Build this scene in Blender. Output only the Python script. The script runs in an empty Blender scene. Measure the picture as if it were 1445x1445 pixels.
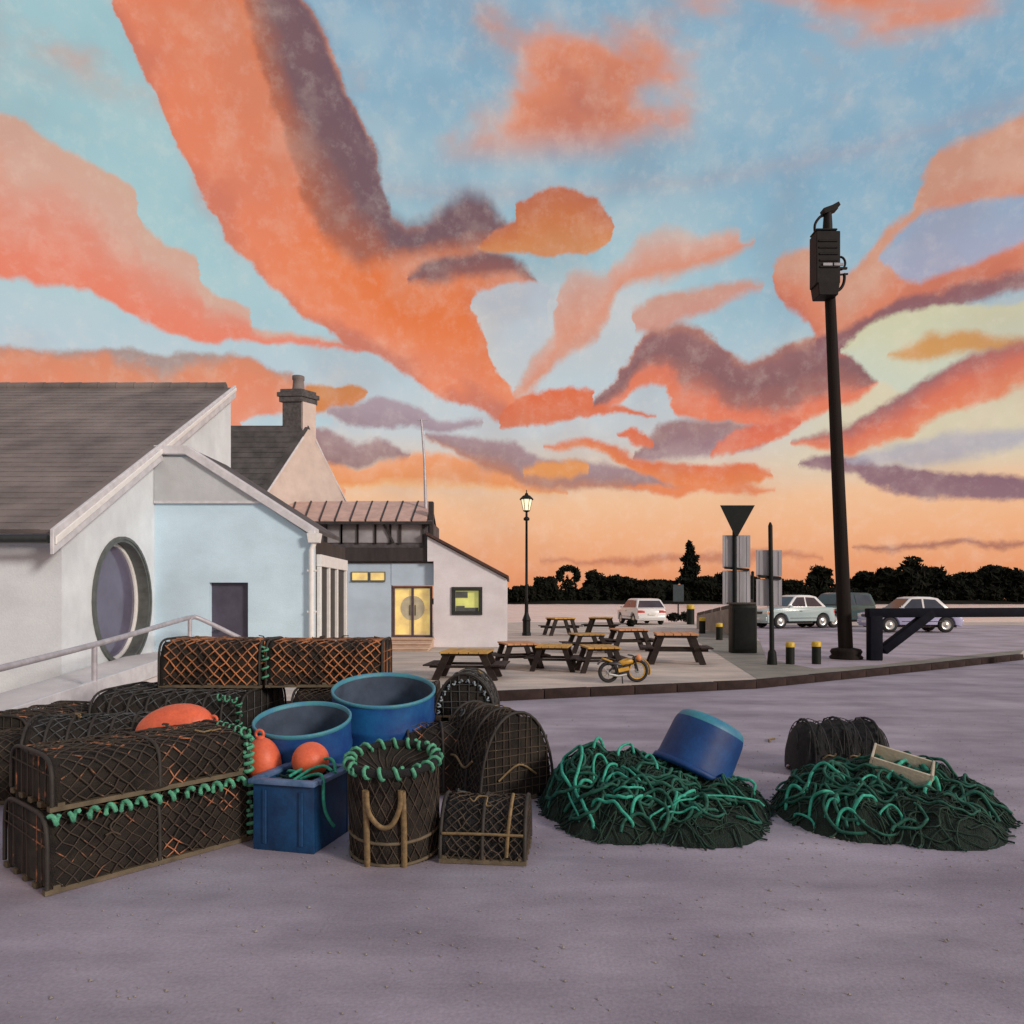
import bpy, bmesh, math, random
from mathutils import Vector, Matrix
import numpy as np

random.seed(7)
S = bpy.context.scene
col = S.collection
PI = math.pi

# ---------------------------------------------------------------- camera
EYE = 1.75          # eye height over the road
F = 1026.0          # focal length in photo pixels (photo is 1445 px wide)
CX, HY = 722.5, 845.0   # optical centre column and horizon row in the photo
cam = bpy.data.objects.new('camera', bpy.data.cameras.new('camera'))
col.objects.link(cam)
cam.location = (0, 0, EYE)
cam.rotation_euler = (PI / 2, 0, 0)
cam.data.sensor_width = 36
cam.data.lens = 36 * F / 1445
cam.data.shift_y = (HY - CX) / 1445
cam.data.clip_end = 9000
cam.data.clip_start = 0.05
S.camera = cam

def P(X, Y, D):                 # world point seen at photo pixel X, Y at distance D
    return Vector(((X - CX) / F * D, D, EYE - (Y - HY) * D / F))
def G(X, Y, z=0.0):             # world point of the plane z under photo pixel X, Y
    D = (EYE - z) * F / (Y - HY)
    return Vector(((X - CX) / F * D, D, z))
def xat(X, D): return (X - CX) / F * D
def zat(Y, D): return EYE - (Y - HY) * D / F

# ---------------------------------------------------------------- view
S.view_settings.view_transform = 'Standard'
S.view_settings.look = 'None'
S.view_settings.exposure = 0.0
S.view_settings.gamma = 1.0
S.view_settings.use_curve_mapping = False
S.render.engine = 'CYCLES'
S.cycles.max_bounces = 6
S.cycles.diffuse_bounces = 3
S.cycles.use_denoising = True

# ---------------------------------------------------------------- sun (low, from the right, soft)
SUN_AZ, SUN_EL = math.radians(130), math.radians(19)   # azimuth clockwise from +y
sd = bpy.data.lights.new('sun', 'SUN')
sd.energy = 2.2
sd.angle = math.radians(10)
sd.color = (1.0, 0.89, 0.79)
sun = bpy.data.objects.new('sun', sd)
col.objects.link(sun)
sv = Vector((math.sin(SUN_AZ) * math.cos(SUN_EL), math.cos(SUN_AZ) * math.cos(SUN_EL), math.sin(SUN_EL)))
sun.rotation_euler = sv.to_track_quat('Z', 'Y').to_euler()
sun.location = (30, -12, 20)

# ---------------------------------------------------------------- sky
def lin(c):
    out = []
    for v in c[:3]:
        v /= 255.0
        out.append(v / 12.92 if v <= 0.04045 else ((v + 0.055) / 1.055) ** 2.4)
    return tuple(out) + (1.0,)

W = bpy.data.worlds.new('World')
S.world = W
W.use_nodes = True
nt = W.node_tree
N, L = nt.nodes, nt.links
N.clear()

def nd(t, **kw):
    n = N.new(t)
    for k, v in kw.items():
        setattr(n, k, v)
    return n
def setin(sock, v):
    if isinstance(v, bpy.types.NodeSocket):
        L.new(v, sock)
    else:
        sock.default_value = v
def mth(op, a, b=0.0, c=None):
    n = nd('ShaderNodeMath', operation=op)
    setin(n.inputs[0], a); setin(n.inputs[1], b)
    if c is not None: setin(n.inputs[2], c)
    return n.outputs[0]
def mrange(v, a, b, c=0.0, d=1.0, smooth=True):
    n = nd('ShaderNodeMapRange')
    n.interpolation_type = 'SMOOTHSTEP' if smooth else 'LINEAR'
    n.clamp = True if not smooth else n.clamp
    setin(n.inputs[0], v)
    n.inputs[1].default_value, n.inputs[2].default_value = a, b
    n.inputs[3].default_value, n.inputs[4].default_value = c, d
    return n.outputs[0]
def cramp(v, stops, interp='LINEAR'):
    n = nd('ShaderNodeValToRGB')
    e = n.color_ramp.elements
    n.color_ramp.interpolation = interp
    while len(e) > 1: e.remove(e[-1])
    e[0].position = stops[0][0]; e[0].color = stops[0][1]
    for p, c in stops[1:]:
        k = e.new(p); k.color = c
    setin(n.inputs[0], v)
    return n.outputs[0]
def cmix(f, a, b):
    n = nd('ShaderNodeMix', data_type='RGBA')
    setin(n.inputs[0], f); setin(n.inputs[6], a); setin(n.inputs[7], b)
    return n.outputs[2]

tc = nd('ShaderNodeTexCoord')
DIR = tc.outputs['Generated']
sx = nd('ShaderNodeSeparateXYZ'); L.new(DIR, sx.inputs[0])
dx, dy, dz = sx.outputs
AZ = mth('ARCTAN2', dx, dy)
HYP = mth('MAXIMUM', mth('SQRT', mth('ADD', mth('MULTIPLY', dx, dx), mth('MULTIPLY', dy, dy))), 0.001)
EL = mth('DIVIDE', dz, HYP)          # tangent of the elevation

def noise(vec, scale, detail=4, rough=0.55, dist=0.0):
    n = nd('ShaderNodeTexNoise')
    setin(n.inputs['Vector'], vec)
    n.inputs['Scale'].default_value = scale
    n.inputs['Detail'].default_value = detail
    n.inputs['Roughness'].default_value = rough
    n.inputs['Distortion'].default_value = dist
    return n
nz = noise(DIR, 22, 6, 0.62)
sc = nd('ShaderNodeSeparateColor'); L.new(nz.outputs['Color'], sc.inputs[0])
nz2 = noise(DIR, 7, 3, 0.5)
sc2 = nd('ShaderNodeSeparateColor'); L.new(nz2.outputs['Color'], sc2.inputs[0])
WAZ = mth('ADD', AZ, mth('MULTIPLY', mth('SUBTRACT', sc.outputs[0], 0.5), 0.040))
WEL = mth('ADD', EL, mth('MULTIPLY', mth('SUBTRACT', sc.outputs[1], 0.5), 0.032))
TONE = sc2.outputs[2]
FINE = sc.outputs[2]

def aze(X, Y):
    u = (X - CX) / F; v = (HY - Y) / F
    a = math.atan(u)
    return a, v * math.cos(a)

# clear sky between the clouds, by elevation
base_stops = [(-0.05, (228, 148, 105)), (0.0, (228, 142, 98)), (0.04, (238, 158, 112)), (0.09, (245, 180, 134)),
              (0.135, (245, 194, 152)), (0.175, (228, 202, 178)), (0.225, (204, 208, 210)), (0.30, (190, 206, 214)),
              (0.36, (176, 204, 212)), (0.45, (160, 196, 208)), (0.55, (140, 178, 197)), (0.75, (138, 177, 200)),
              (1.2, (138, 178, 206))]
bt = mrange(EL, -0.05, 1.2, 0, 1, False)
sky = cramp(bt, [((p + 0.05) / 1.25, lin(c)) for p, c in base_stops])
# bluer to the right and overhead, paler to the left and centre
sky = cmix(mth('MULTIPLY', mrange(TONE, 0.42, 0.62), mth('MULTIPLY', mrange(EL, 0.2, 0.36), 0.35)), sky, lin((200, 212, 212)))
sky = cmix(mth('MULTIPLY', mrange(AZ, 0.15, 0.42), mth('MULTIPLY', mrange(EL, 0.25, 0.4), 0.55)), sky, lin((126, 168, 196)))
sky = cmix(mth('MULTIPLY', mrange(AZ, 0.30, 0.45), mth('MULTIPLY', mrange(EL, 0.13, 0.19), mrange(EL, 0.36, 0.28))), sky, lin((220, 208, 178)))
sky = cmix(mth('MULTIPLY', mth('MULTIPLY', mrange(AZ, -0.08, 0.0), mrange(AZ, 0.24, 0.14)), mth('MULTIPLY', mrange(EL, 0.28, 0.33), mrange(EL, 0.47, 0.40))), sky, lin((196, 203, 207)))
sky = cmix(mth('MULTIPLY', mrange(AZ, -0.25, -0.45), mth('MULTIPLY', mrange(EL, 0.34, 0.4), 0.7)), sky, lin((170, 206, 208)))

# broken cloud over the rest of the dome, thrown into perspective
pv = nd('ShaderNodeCombineXYZ')
zz = mth('ADD', mth('MAXIMUM', dz, 0.0), 0.16)
L.new(mth('DIVIDE', dx, zz), pv.inputs[0]); L.new(mth('DIVIDE', dy, zz), pv.inputs[1])
far = noise(pv.outputs[0], 1.05, 6, 0.55, 0.4)
fm = mrange(far.outputs['Fac'], 0.49, 0.57)
fc = cramp(far.outputs['Fac'], [(0.48, lin((214, 172, 154))), (0.55, lin((226, 140, 104))), (0.61, lin((200, 122, 100))), (0.68, lin((140, 102, 106)))])
fm = mth('MULTIPLY', fm, mrange(EL, 0.12, 0.3))
fm = mth('MULTIPLY', fm, mth('SUBTRACT', 1.0, mth('MULTIPLY', mth('MULTIPLY', mrange(AZ, -0.66, -0.60), mrange(AZ, 0.66, 0.60)),
                                               mth('MULTIPLY', mrange(dy, 0.0, 0.1), mrange(EL, 0.66, 0.58)))))
sky = cmix(fm, sky, fc)

def cloud(tri, cols, soft=0.006, amount=1.0, tone=0.22):
    """one cloud: list of (X, top, bottom) read from the photograph -> a band in azimuth/elevation"""
    global sky
    pts = []
    for X, t, b in tri:
        a, et = aze(X, t); _, eb = aze(X, b)
        pts.append((a, et, eb))
    a0, a1 = pts[0][0] - 0.004, pts[-1][0] + 0.004
    st = [(0.0, (0.5, 0.5 - 0.03, 0, 1))]
    m0 = (pts[0][1] + pts[0][2]) / 2; m1 = (pts[-1][1] + pts[-1][2]) / 2
    st = [(0.0, (m0 + 0.02, m0 - 0.02, 0, 1))]
    for a, et, eb in pts:
        st.append(((a - a0) / (a1 - a0), (eb, et, 0, 1)))
    st.append((1.0, (m1 + 0.02, m1 - 0.02, 0, 1)))
    r = cramp(mrange(WAZ, a0, a1, 0, 1, False), st)
    s = nd('ShaderNodeSeparateColor'); L.new(r, s.inputs[0])
    da = mth('SUBTRACT', WEL, s.outputs[0])
    db = mth('SUBTRACT', s.outputs[1], WEL)
    f = mrange(mth('MINIMUM', da, db), -soft, soft)
    if amount < 1: f = mth('MULTIPLY', f, amount)
    if len(cols) > 1:
        t = mth('DIVIDE', da, mth('MAXIMUM', mth('ADD', da, db), 0.003))
        t = mth('ADD', t, mth('MULTIPLY', mth('SUBTRACT', TONE, 0.5), tone * 3))
        t = mth('ADD', t, mth('MULTIPLY', mth('SUBTRACT', FINE, 0.5), tone))
        c = cramp(t, [(p, lin(q)) for p, q in cols])
    else:
        c = lin(cols[0][1])
    sky = cmix(f, sky, c)

# colours of the lit and shaded cloud
COR, ORG, MAU, DMAU, SAL, OCH = (240, 128, 92), (236, 122, 72), (160, 118, 118), (122, 92, 96), (222, 164, 142), (212, 134, 66)
# left, salmon to coral wedge
cloud([(-160, 120, 340), (0, 160, 390), (130, 225, 410), (188, 270, 443), (198, 312, 450), (240, 345, 468), (278, 366, 479), (287, 400, 482),
       (300, 413, 484), (330, 421, 485), (350, 432, 486), (357, 462, 486), (400, 466, 486), (480, 480, 490), (548, 493, 498)],
      [(0.0, (238, 132, 102)), (0.25, (236, 136, 108)), (0.5, (228, 146, 122)), (0.75, (218, 170, 150)), (1.0, (214, 172, 150))], 0.005)
# low left, behind the roofs
cloud([(-200, 470, 690), (0, 486, 690), (130, 498, 680), (180, 493, 680), (230, 501, 680), (290, 497, 680), (350, 506, 660), (400, 526, 650), (432, 545, 650), (445, 590, 690), (470, 640, 700), (485, 680, 700)],
      [(0.0, (240, 154, 112)), (0.35, (240, 148, 114)), (0.72, (234, 140, 102)), (0.9, (222, 140, 104)), (1.0, (172, 146, 138))], 0.005)
cloud([(340, 594, 600), (360, 586, 606), (385, 582, 606), (420, 584, 604), (445, 582, 604), (470, 590, 600)], [(0, (190, 212, 220))], 0.004)
cloud([(432, 545, 585), (455, 546, 580), (470, 548, 577), (495, 541, 570), (512, 545, 561), (519, 551, 555)], [(0, (222, 136, 72)), (1, OCH)], 0.004)
# the great orange sweep
cloud([(60, -330, -250), (120, -330, -120), (170, -320, 30), (215, -310, 130), (250, -290, 210), (275, -260, 252), (296, -230, 288), (320, -200, 342), (350, -150, 372), (380, -90, 402), (430, 0, 442), (470, 70, 470), (500, 150, 490), (525, 205, 503), (540, 262, 508),
       (553, 314, 514), (575, 324, 528), (600, 320, 550), (640, 310, 568), (660, 330, 573), (680, 350, 585), (700, 360, 592), (720, 372, 598), (740, 385, 600), (757, 396, 400)],
      [(0.0, (214, 124, 98)), (0.1, (238, 138, 98)), (0.3, (236, 130, 80)), (0.5, (232, 122, 66)), (0.7, (228, 132, 88)), (1.0, (214, 150, 126))], 0.005)
cloud([(100, -280, -160), (200, -200, 60), (280, -100, 260), (330, 0, 330), (380, 100, 345), (430, 200, 335), (470, 210, 300)], [(0, (228, 128, 96)), (1, (214, 146, 122))], 0.05, 0.55)
cloud([(300, -260, -180), (350, -200, 20), (385, -100, 150), (410, -30, 225), (430, 0, 290), (455, 46, 330), (490, 125, 358), (512, 180, 372), (525, 205, 372), (540, 250, 368), (553, 308, 362), (575, 320, 362), (598, 316, 362), (615, 300, 362), (635, 284, 360), (660, 274, 358), (685, 278, 354), (700, 298, 344), (714, 326, 334)],
      [(0, (186, 106, 76)), (0.22, (158, 98, 84)), (0.45, DMAU), (1, (118, 90, 98))], 0.018)
cloud([(575, 394, 402), (600, 374, 400), (640, 363, 392), (680, 352, 386), (705, 350, 382), (725, 364, 384), (745, 384, 394), (757, 396, 398)], [(0, (150, 92, 84)), (1, DMAU)], 0.009)
# pale bite right of the sweep
cloud([(664, 424, 434), (672, 414, 446), (690, 409, 490), (700, 405, 520), (715, 400, 545), (730, 398, 560), (745, 398, 556), (757, 398, 550), (770, 405, 530)],
      [(0, (204, 206, 206)), (1, (184, 196, 208))], 0.005)
# ochre puff at the top
cloud([(672, 344, 348), (690, 330, 352), (705, 318, 353), (725, 311, 355), (729, 288, 356), (750, 276, 358), (780, 266, 358), (815, 268, 358), (830, 274, 357), (850, 288, 352), (861, 300, 342), (867, 314, 326)],
      [(0, (216, 142, 88)), (0.5, (206, 122, 72)), (1, (192, 110, 80))], 0.004)
# salmon streak to the upper right
cloud([(728, 545, 565), (750, 508, 552), (780, 462, 524), (788, 405, 514), (800, 390, 506), (815, 386, 492), (840, 392, 478), (855, 390, 452), (866, 374, 425), (880, 366, 405), (898, 342, 400), (906, 330, 398),
       (940, 322, 392), (960, 324, 387), (990, 335, 378), (1020, 328, 368), (1038, 322, 357), (1050, 342, 350), (1062, 340, 345)],
      [(0, (212, 158, 138)), (0.3, (222, 146, 116)), (0.7, (216, 164, 146)), (1, (204, 178, 168))], 0.010, 0.95)
cloud([(892, 440, 466), (908, 425, 470), (930, 412, 468), (960, 410, 455), (1000, 404, 442), (1030, 401, 425), (1060, 397, 412), (1078, 400, 404)],
      [(0, (212, 146, 128)), (1, (206, 152, 132))], 0.008, 0.95)
# big mauve bank
cloud([(836, 570, 584), (860, 545, 582), (872, 526, 574), (886, 505, 562), (897, 482, 546), (905, 472, 541), (918, 464, 538), (940, 459, 542), (950, 457, 562), (960, 457, 588), (985, 459, 593),
       (1002, 470, 595), (1018, 492, 597), (1035, 503, 601), (1060, 507, 603), (1090, 502, 606), (1120, 488, 602), (1150, 478, 587), (1180, 474, 574), (1200, 490, 566), (1230, 517, 551), (1245, 533, 539)],
      [(0.0, (238, 130, 92)), (0.22, (228, 124, 94)), (0.38, (170, 108, 98)), (0.6, (142, 98, 98)), (0.85, (150, 104, 104)), (1, (184, 124, 106))], 0.006)
cloud([(705, 585, 603), (728, 566, 600), (745, 555, 598), (770, 551, 596), (800, 547, 593), (822, 548, 586), (838, 552, 576)], [(0, (224, 122, 84)), (1, (226, 112, 70))], 0.004)
cloud([(790, 576, 592), (850, 572, 585), (885, 576, 586), (935, 588, 591)], [(0, (224, 116, 78))], 0.004)
cloud([(898, 640, 647), (912, 616, 650), (930, 605, 648), (960, 595, 645), (1000, 592, 641), (1030, 597, 638), (1060, 603, 636), (1085, 606, 626)], [(0, (176, 146, 148)), (0.4, (158, 122, 128)), (1, (166, 128, 124))], 0.006)
cloud([(1003, 638, 642), (1020, 622, 642), (1045, 604, 637), (1080, 596, 628), (1110, 592, 615), (1132, 588, 598)], [(0, (232, 120, 84)), (1, (220, 108, 82))], 0.005)
cloud([(872, 614, 618), (884, 608, 626), (902, 610, 629), (920, 618, 628)], [(0, (230, 116, 76))], 0.004)
# warm bank low in the middle
cloud([(430, 600, 690), (460, 640, 697), (500, 662, 690), (540, 648, 690), (580, 638, 691), (620, 640, 691), (660, 648, 692), (700, 662, 693), (760, 678, 697), (800, 690, 696)],
      [(0, (246, 186, 130)), (0.3, (238, 152, 92)), (1, (242, 160, 110))], 0.006)
cloud([(440, 598, 640), (470, 610, 655), (500, 624, 660), (530, 622, 650), (560, 630, 645), (580, 638, 641)], [(0, (150, 112, 110)), (1, (170, 138, 140))], 0.006)
cloud([(462, 578, 583), (490, 570, 596), (540, 560, 608), (580, 568, 600), (620, 590, 608), (660, 592, 602), (676, 596, 599)], [(0, (164, 140, 148)), (1, (178, 158, 166))], 0.005)
cloud([(600, 609, 616), (640, 611, 636), (680, 617, 657), (720, 624, 676), (760, 643, 687), (800, 650, 690), (850, 655, 692), (920, 662, 693), (980, 676, 692)],
      [(0, (196, 128, 98)), (0.4, (166, 132, 132)), (1, (172, 144, 150))], 0.006)
cloud([(738, 662, 668), (760, 650, 672), (800, 648, 674), (830, 655, 670)], [(0, (238, 156, 84))], 0.006)
cloud([(766, 625, 629), (790, 622, 633), (830, 619, 634), (850, 622, 638), (870, 632, 650), (900, 645, 664), (940, 652, 680), (980, 655, 690), (1040, 656, 691), (1085, 662, 668)],
      [(0, (238, 136, 76)), (1, (226, 112, 70))], 0.005)
cloud([(880, 690, 692), (930, 684, 696), (1000, 682, 696), (1060, 684, 694), (1095, 688, 690)], [(0, (236, 136, 86))], 0.005)
# right of the tall pole
cloud([(1092, 380, 400), (1105, 358, 430), (1130, 352, 450), (1150, 352, 478), (1175, 372, 500), (1195, 388, 500), (1212, 372, 492), (1240, 338, 470), (1262, 318, 455), (1282, 296, 445), (1300, 250, 440), (1330, 210, 430), (1420, 170, 400), (1560, 120, 360), (1750, 60, 200)],
      [(0, (206, 116, 92)), (0.3, (220, 134, 102)), (0.7, (212, 156, 132)), (1, (210, 150, 124))], 0.008)
cloud([(1244, 360, 366), (1258, 342, 388), (1275, 322, 398), (1300, 300, 398), (1340, 292, 385), (1400, 280, 362), (1480, 280, 330), (1540, 284, 300)], [(0, (170, 172, 194)), (1, (150, 170, 194))], 0.006)
cloud([(1155, 482, 505), (1180, 470, 500), (1220, 450, 482), (1260, 426, 452), (1290, 418, 446), (1350, 404, 432), (1450, 380, 400)], [(0, (140, 98, 106)), (1, (150, 98, 98))], 0.006)
cloud([(1188, 489, 496), (1205, 474, 512), (1240, 450, 535), (1280, 441, 556), (1315, 431, 548), (1380, 430, 540), (1480, 425, 515), (1600, 440, 480)], [(0, (206, 212, 194)), (1, (212, 208, 172))], 0.005)
cloud([(1260, 496, 500), (1290, 480, 502), (1320, 470, 506), (1380, 472, 500), (1430, 480, 496), (1480, 486, 489)], [(0, (214, 156, 92))], 0.008)
cloud([(1118, 623, 629), (1160, 610, 634), (1200, 600, 641), (1240, 575, 628), (1280, 550, 616), (1315, 528, 592), (1400, 495, 565), (1500, 470, 520)], [(0, (236, 138, 96)), (0.5, (222, 118, 90)), (1, (156, 104, 106))], 0.006)
cloud([(1130, 656, 661), (1160, 643, 668), (1200, 641, 668), (1240, 656, 688), (1280, 660, 698), (1315, 665, 706), (1400, 668, 706), (1500, 676, 702), (1600, 686, 694)], [(0, (150, 112, 120)), (1, (140, 102, 114))], 0.005)
cloud([(1195, 646, 652), (1230, 636, 656), (1290, 622, 658), (1330, 614, 650), (1400, 606, 638), (1480, 602, 618)], [(0, (176, 172, 186))], 0.008, 0.8)
# thin dark bars over the horizon
cloud([(760, 791, 794), (860, 785, 795), (960, 781, 794), (1080, 780, 793), (1160, 783, 786)], [(0, (196, 120, 92))], 0.005, 0.8)
cloud([(1206, 775, 778), (1260, 769, 777), (1320, 765, 774), (1420, 760, 768), (1500, 762, 764)], [(0, (168, 106, 92))], 0.004, 0.85)

# brushy variation of tone over the whole sky
sky = cmix(mth('MULTIPLY', mrange(FINE, 0.45, 0.75), 0.16), sky, lin((250, 226, 205)))
sky = cmix(mth('MULTIPLY', mrange(TONE, 0.52, 0.30), 0.16), sky, lin((150, 110, 105)))
bru = noise(DIR, 60, 5, 0.7)
sky = cmix(mth('MULTIPLY', mrange(bru.outputs['Fac'], 0.48, 0.70), 0.09), sky, lin((255, 240, 225)))
SKY_GAIN = 1.0
bgp = nd('ShaderNodeBackground'); L.new(sky, bgp.inputs[0]); bgp.inputs[1].default_value = SKY_GAIN
nis = nd('ShaderNodeTexSky', sky_type='NISHITA', sun_disc=False)
nis.sun_elevation = SUN_EL; nis.sun_rotation = SUN_AZ
bgn = nd('ShaderNodeBackground'); L.new(nis.outputs[0], bgn.inputs[0]); bgn.inputs[1].default_value = 0.06
mx = nd('ShaderNodeMixShader'); mx.inputs[0].default_value = 0.93
L.new(bgn.outputs[0], mx.inputs[1]); L.new(bgp.outputs[0], mx.inputs[2])
wo = nd('ShaderNodeOutputWorld'); L.new(mx.outputs[0], wo.inputs[0])
try:
    W.cycles.sampling_method = 'MANUAL'; W.cycles.sample_map_resolution = 512
except Exception:
    pass

# ================================================================ helpers
def rot(axis, a): return Matrix.Rotation(a, 4, axis)

class MB:
    """collects shapes for ONE mesh"""
    def __init__(s): s.v, s.f, s.mi, s.sm = [], [], [], []
    def add(s, vs, fs, mi=0, smooth=False, M=None):
        o = len(s.v)
        for p in vs:
            p = Vector(p)
            s.v.append(M @ p if M is not None else p)
        for f in fs:
            s.f.append([i + o for i in f]); s.mi.append(mi); s.sm.append(smooth)
        return s
    def box(s, c, d, R=None, mi=0, top=1.0):
        x, y, z = d[0] / 2, d[1] / 2, d[2] / 2
        vs = [(-x, -y, -z), (x, -y, -z), (x, y, -z), (-x, y, -z), (-x * top, -y * top, z), (x * top, -y * top, z), (x * top, y * top, z), (-x * top, y * top, z)]
        M = Matrix.Translation(c) @ (R if R is not None else Matrix())
        return s.add(vs, [(0, 3, 2, 1), (4, 5, 6, 7), (0, 1, 5, 4), (1, 2, 6, 5), (2, 3, 7, 6), (3, 0, 4, 7)], mi, False, M)
    def bar(s, a, b, w, h=None, up=(0, 0, 1), mi=0):
        a, b = Vector(a), Vector(b); h = h or w
        d = b - a; ln = d.length; d.normalize(); up = Vector(up)
        if abs(d.dot(up)) > 0.99: up = Vector((0, 1, 0))
        sx_ = d.cross(up).normalized(); u = sx_.cross(d)
        R = Matrix((sx_, d, u)).transposed().to_4x4()
        return s.box((a + b) / 2, (w, ln, h), R, mi)
    def tube(s, pts, r, n=6, closed=False, mi=0, rs=None, smooth=True):
        pts = [Vector(p) for p in pts]; m = len(pts); o = []
        T = []
        for i in range(m):
            if closed: t = pts[(i + 1) % m] - pts[i - 1]
            else: t = pts[min(i + 1, m - 1)] - pts[max(i - 1, 0)]
            T.append(t.normalized() if t.length > 1e-9 else Vector((0, 0, 1)))
        u = T[0].orthogonal().normalized()
        for i in range(m):
            u = (u - T[i] * u.dot(T[i]))
            u = u.normalized() if u.length > 1e-6 else T[i].orthogonal().normalized()
            w = T[i].cross(u); rr = rs[i] if rs else r
            for k in range(n):
                a = 2 * PI * k / n
                o.append(pts[i] + (u * math.cos(a) + w * math.sin(a)) * rr)
        fs = []
        for i in range(m if closed else m - 1):
            j = (i + 1) % m
            for k in range(n):
                l = (k + 1) % n
                fs.append((i * n + k, i * n + l, j * n + l, j * n + k))
        s.add(o, fs, mi, smooth)
        if not closed:
            s.add(o[:n], [tuple(reversed(range(n)))], mi); s.add(o[-n:], [tuple(range(n))], mi)
        return s
    def lathe(s, prof, n=24, M=None, mi=0, smooth=True):
        vs, fs = [], []
        for r, z in prof:
            for k in range(n):
                a = 2 * PI * k / n
                vs.append((r * math.cos(a), r * math.sin(a), z))
        for i in range(len(prof) - 1):
            for k in range(n):
                l = (k + 1) % n
                fs.append((i * n + k, i * n + l, (i + 1) * n + l, (i + 1) * n + k))
        return s.add(vs, fs, mi, smooth, M)
    def disc(s, r, z, n=24, M=None, mi=0, down=False):
        vs = [(r * math.cos(2 * PI * k / n), r * math.sin(2 * PI * k / n), z) for k in range(n)]
        return s.add(vs, [tuple(range(n))[::-1] if down else tuple(range(n))], mi, False, M)
    def prism(s, poly, fr, to, mi=0):
        """poly: 3-D points in one plane, swept by the vector to (fr is an offset of the first face)"""
        fr, to = Vector(fr), Vector(to)
        n = len(poly); A = [Vector(p) + fr for p in poly]; B = [Vector(p) + to for p in poly]
        fs = [tuple(range(n))[::-1], tuple(range(n, 2 * n))]
        for i in range(n):
            j = (i + 1) % n
            fs.append((i, j, n + j, n + i))
        return s.add(A + B, fs, mi)
    def build(s, name, mat, parent=None, world=False, bevel=0.0, seg=2, kind=None):
        vs = s.v
        if world and parent is not None:
            r = parent
            while r.parent: r = r.parent
            off = r.location
            vs = [p - off for p in vs]
        me = bpy.data.meshes.new(name)
        me.from_pydata([tuple(p) for p in vs], [], s.f)
        mats = mat if isinstance(mat, (list, tuple)) else [mat]
        for m in mats: me.materials.append(m)
        me.polygons.foreach_set('material_index', s.mi)
        me.polygons.foreach_set('use_smooth', s.sm)
        b = bmesh.new(); b.from_mesh(me)
        bmesh.ops.recalc_face_normals(b, faces=b.faces)
        if bevel > 0:
            es = [e for e in b.edges if len(e.link_faces) == 2 and e.calc_face_angle(0) > 0.6]
            bmesh.ops.bevel(b, geom=es, offset=bevel, segments=seg, affect='EDGES', profile=0.5, clamp_overlap=True)
            if seg > 1:
                for f in b.faces: f.smooth = True
        b.to_mesh(me); b.free()
        if bevel > 0 and seg > 1:
            try: me.set_sharp_from_angle(angle=math.radians(40))
            except Exception: pass
        me.update()
        o = bpy.data.objects.new(name, me); col.objects.link(o)
        if parent is not None: o.parent = parent
        if kind: o['kind'] = kind
        return o

def thing(name, label, cat, loc=(0, 0, 0), rz=0.0, group=None, R=None):
    o = bpy.data.objects.new(name, None); col.objects.link(o)
    o.empty_display_size = 0.2
    o.location = loc
    o.rotation_euler = R.to_euler() if R is not None else (0, 0, rz)
    o['label'] = label; o['category'] = cat
    if group: o['group'] = group
    return o
def tag(o, label, cat, group=None):
    o['label'] = label; o['category'] = cat
    if group: o['group'] = group
    return o
def copy_thing(src, label, loc, rz, group=None):
    r = src.copy(); col.objects.link(r)
    r.location = loc; r.rotation_euler = (0, 0, rz); r['label'] = label
    if group: r['group'] = group
    for ch in list(src.children):
        c = ch.copy(); col.objects.link(c); c.parent = r
        for g in list(ch.children):
            d = g.copy(); col.objects.link(d); d.parent = c
    return r
def smooth_path(pts, k=6, closed=False):
    pts = [Vector(p) for p in pts]; out = []; n = len(pts)
    rng = range(n if closed else n - 1)
    for i in rng:
        p0 = pts[i - 1] if (i > 0 or closed) else pts[i]
        p1, p2 = pts[i], pts[(i + 1) % n]
        p3 = pts[(i + 2) % n] if (i + 2 < n or closed) else p2
        for j in range(k):
            t = j / k
            out.append(0.5 * ((2 * p1) + (p2 - p0) * t + (2 * p0 - 5 * p1 + 4 * p2 - p3) * t * t + (3 * p1 - p0 - 3 * p2 + p3) * t ** 3))
    if not closed: out.append(pts[-1])
    return out

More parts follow.
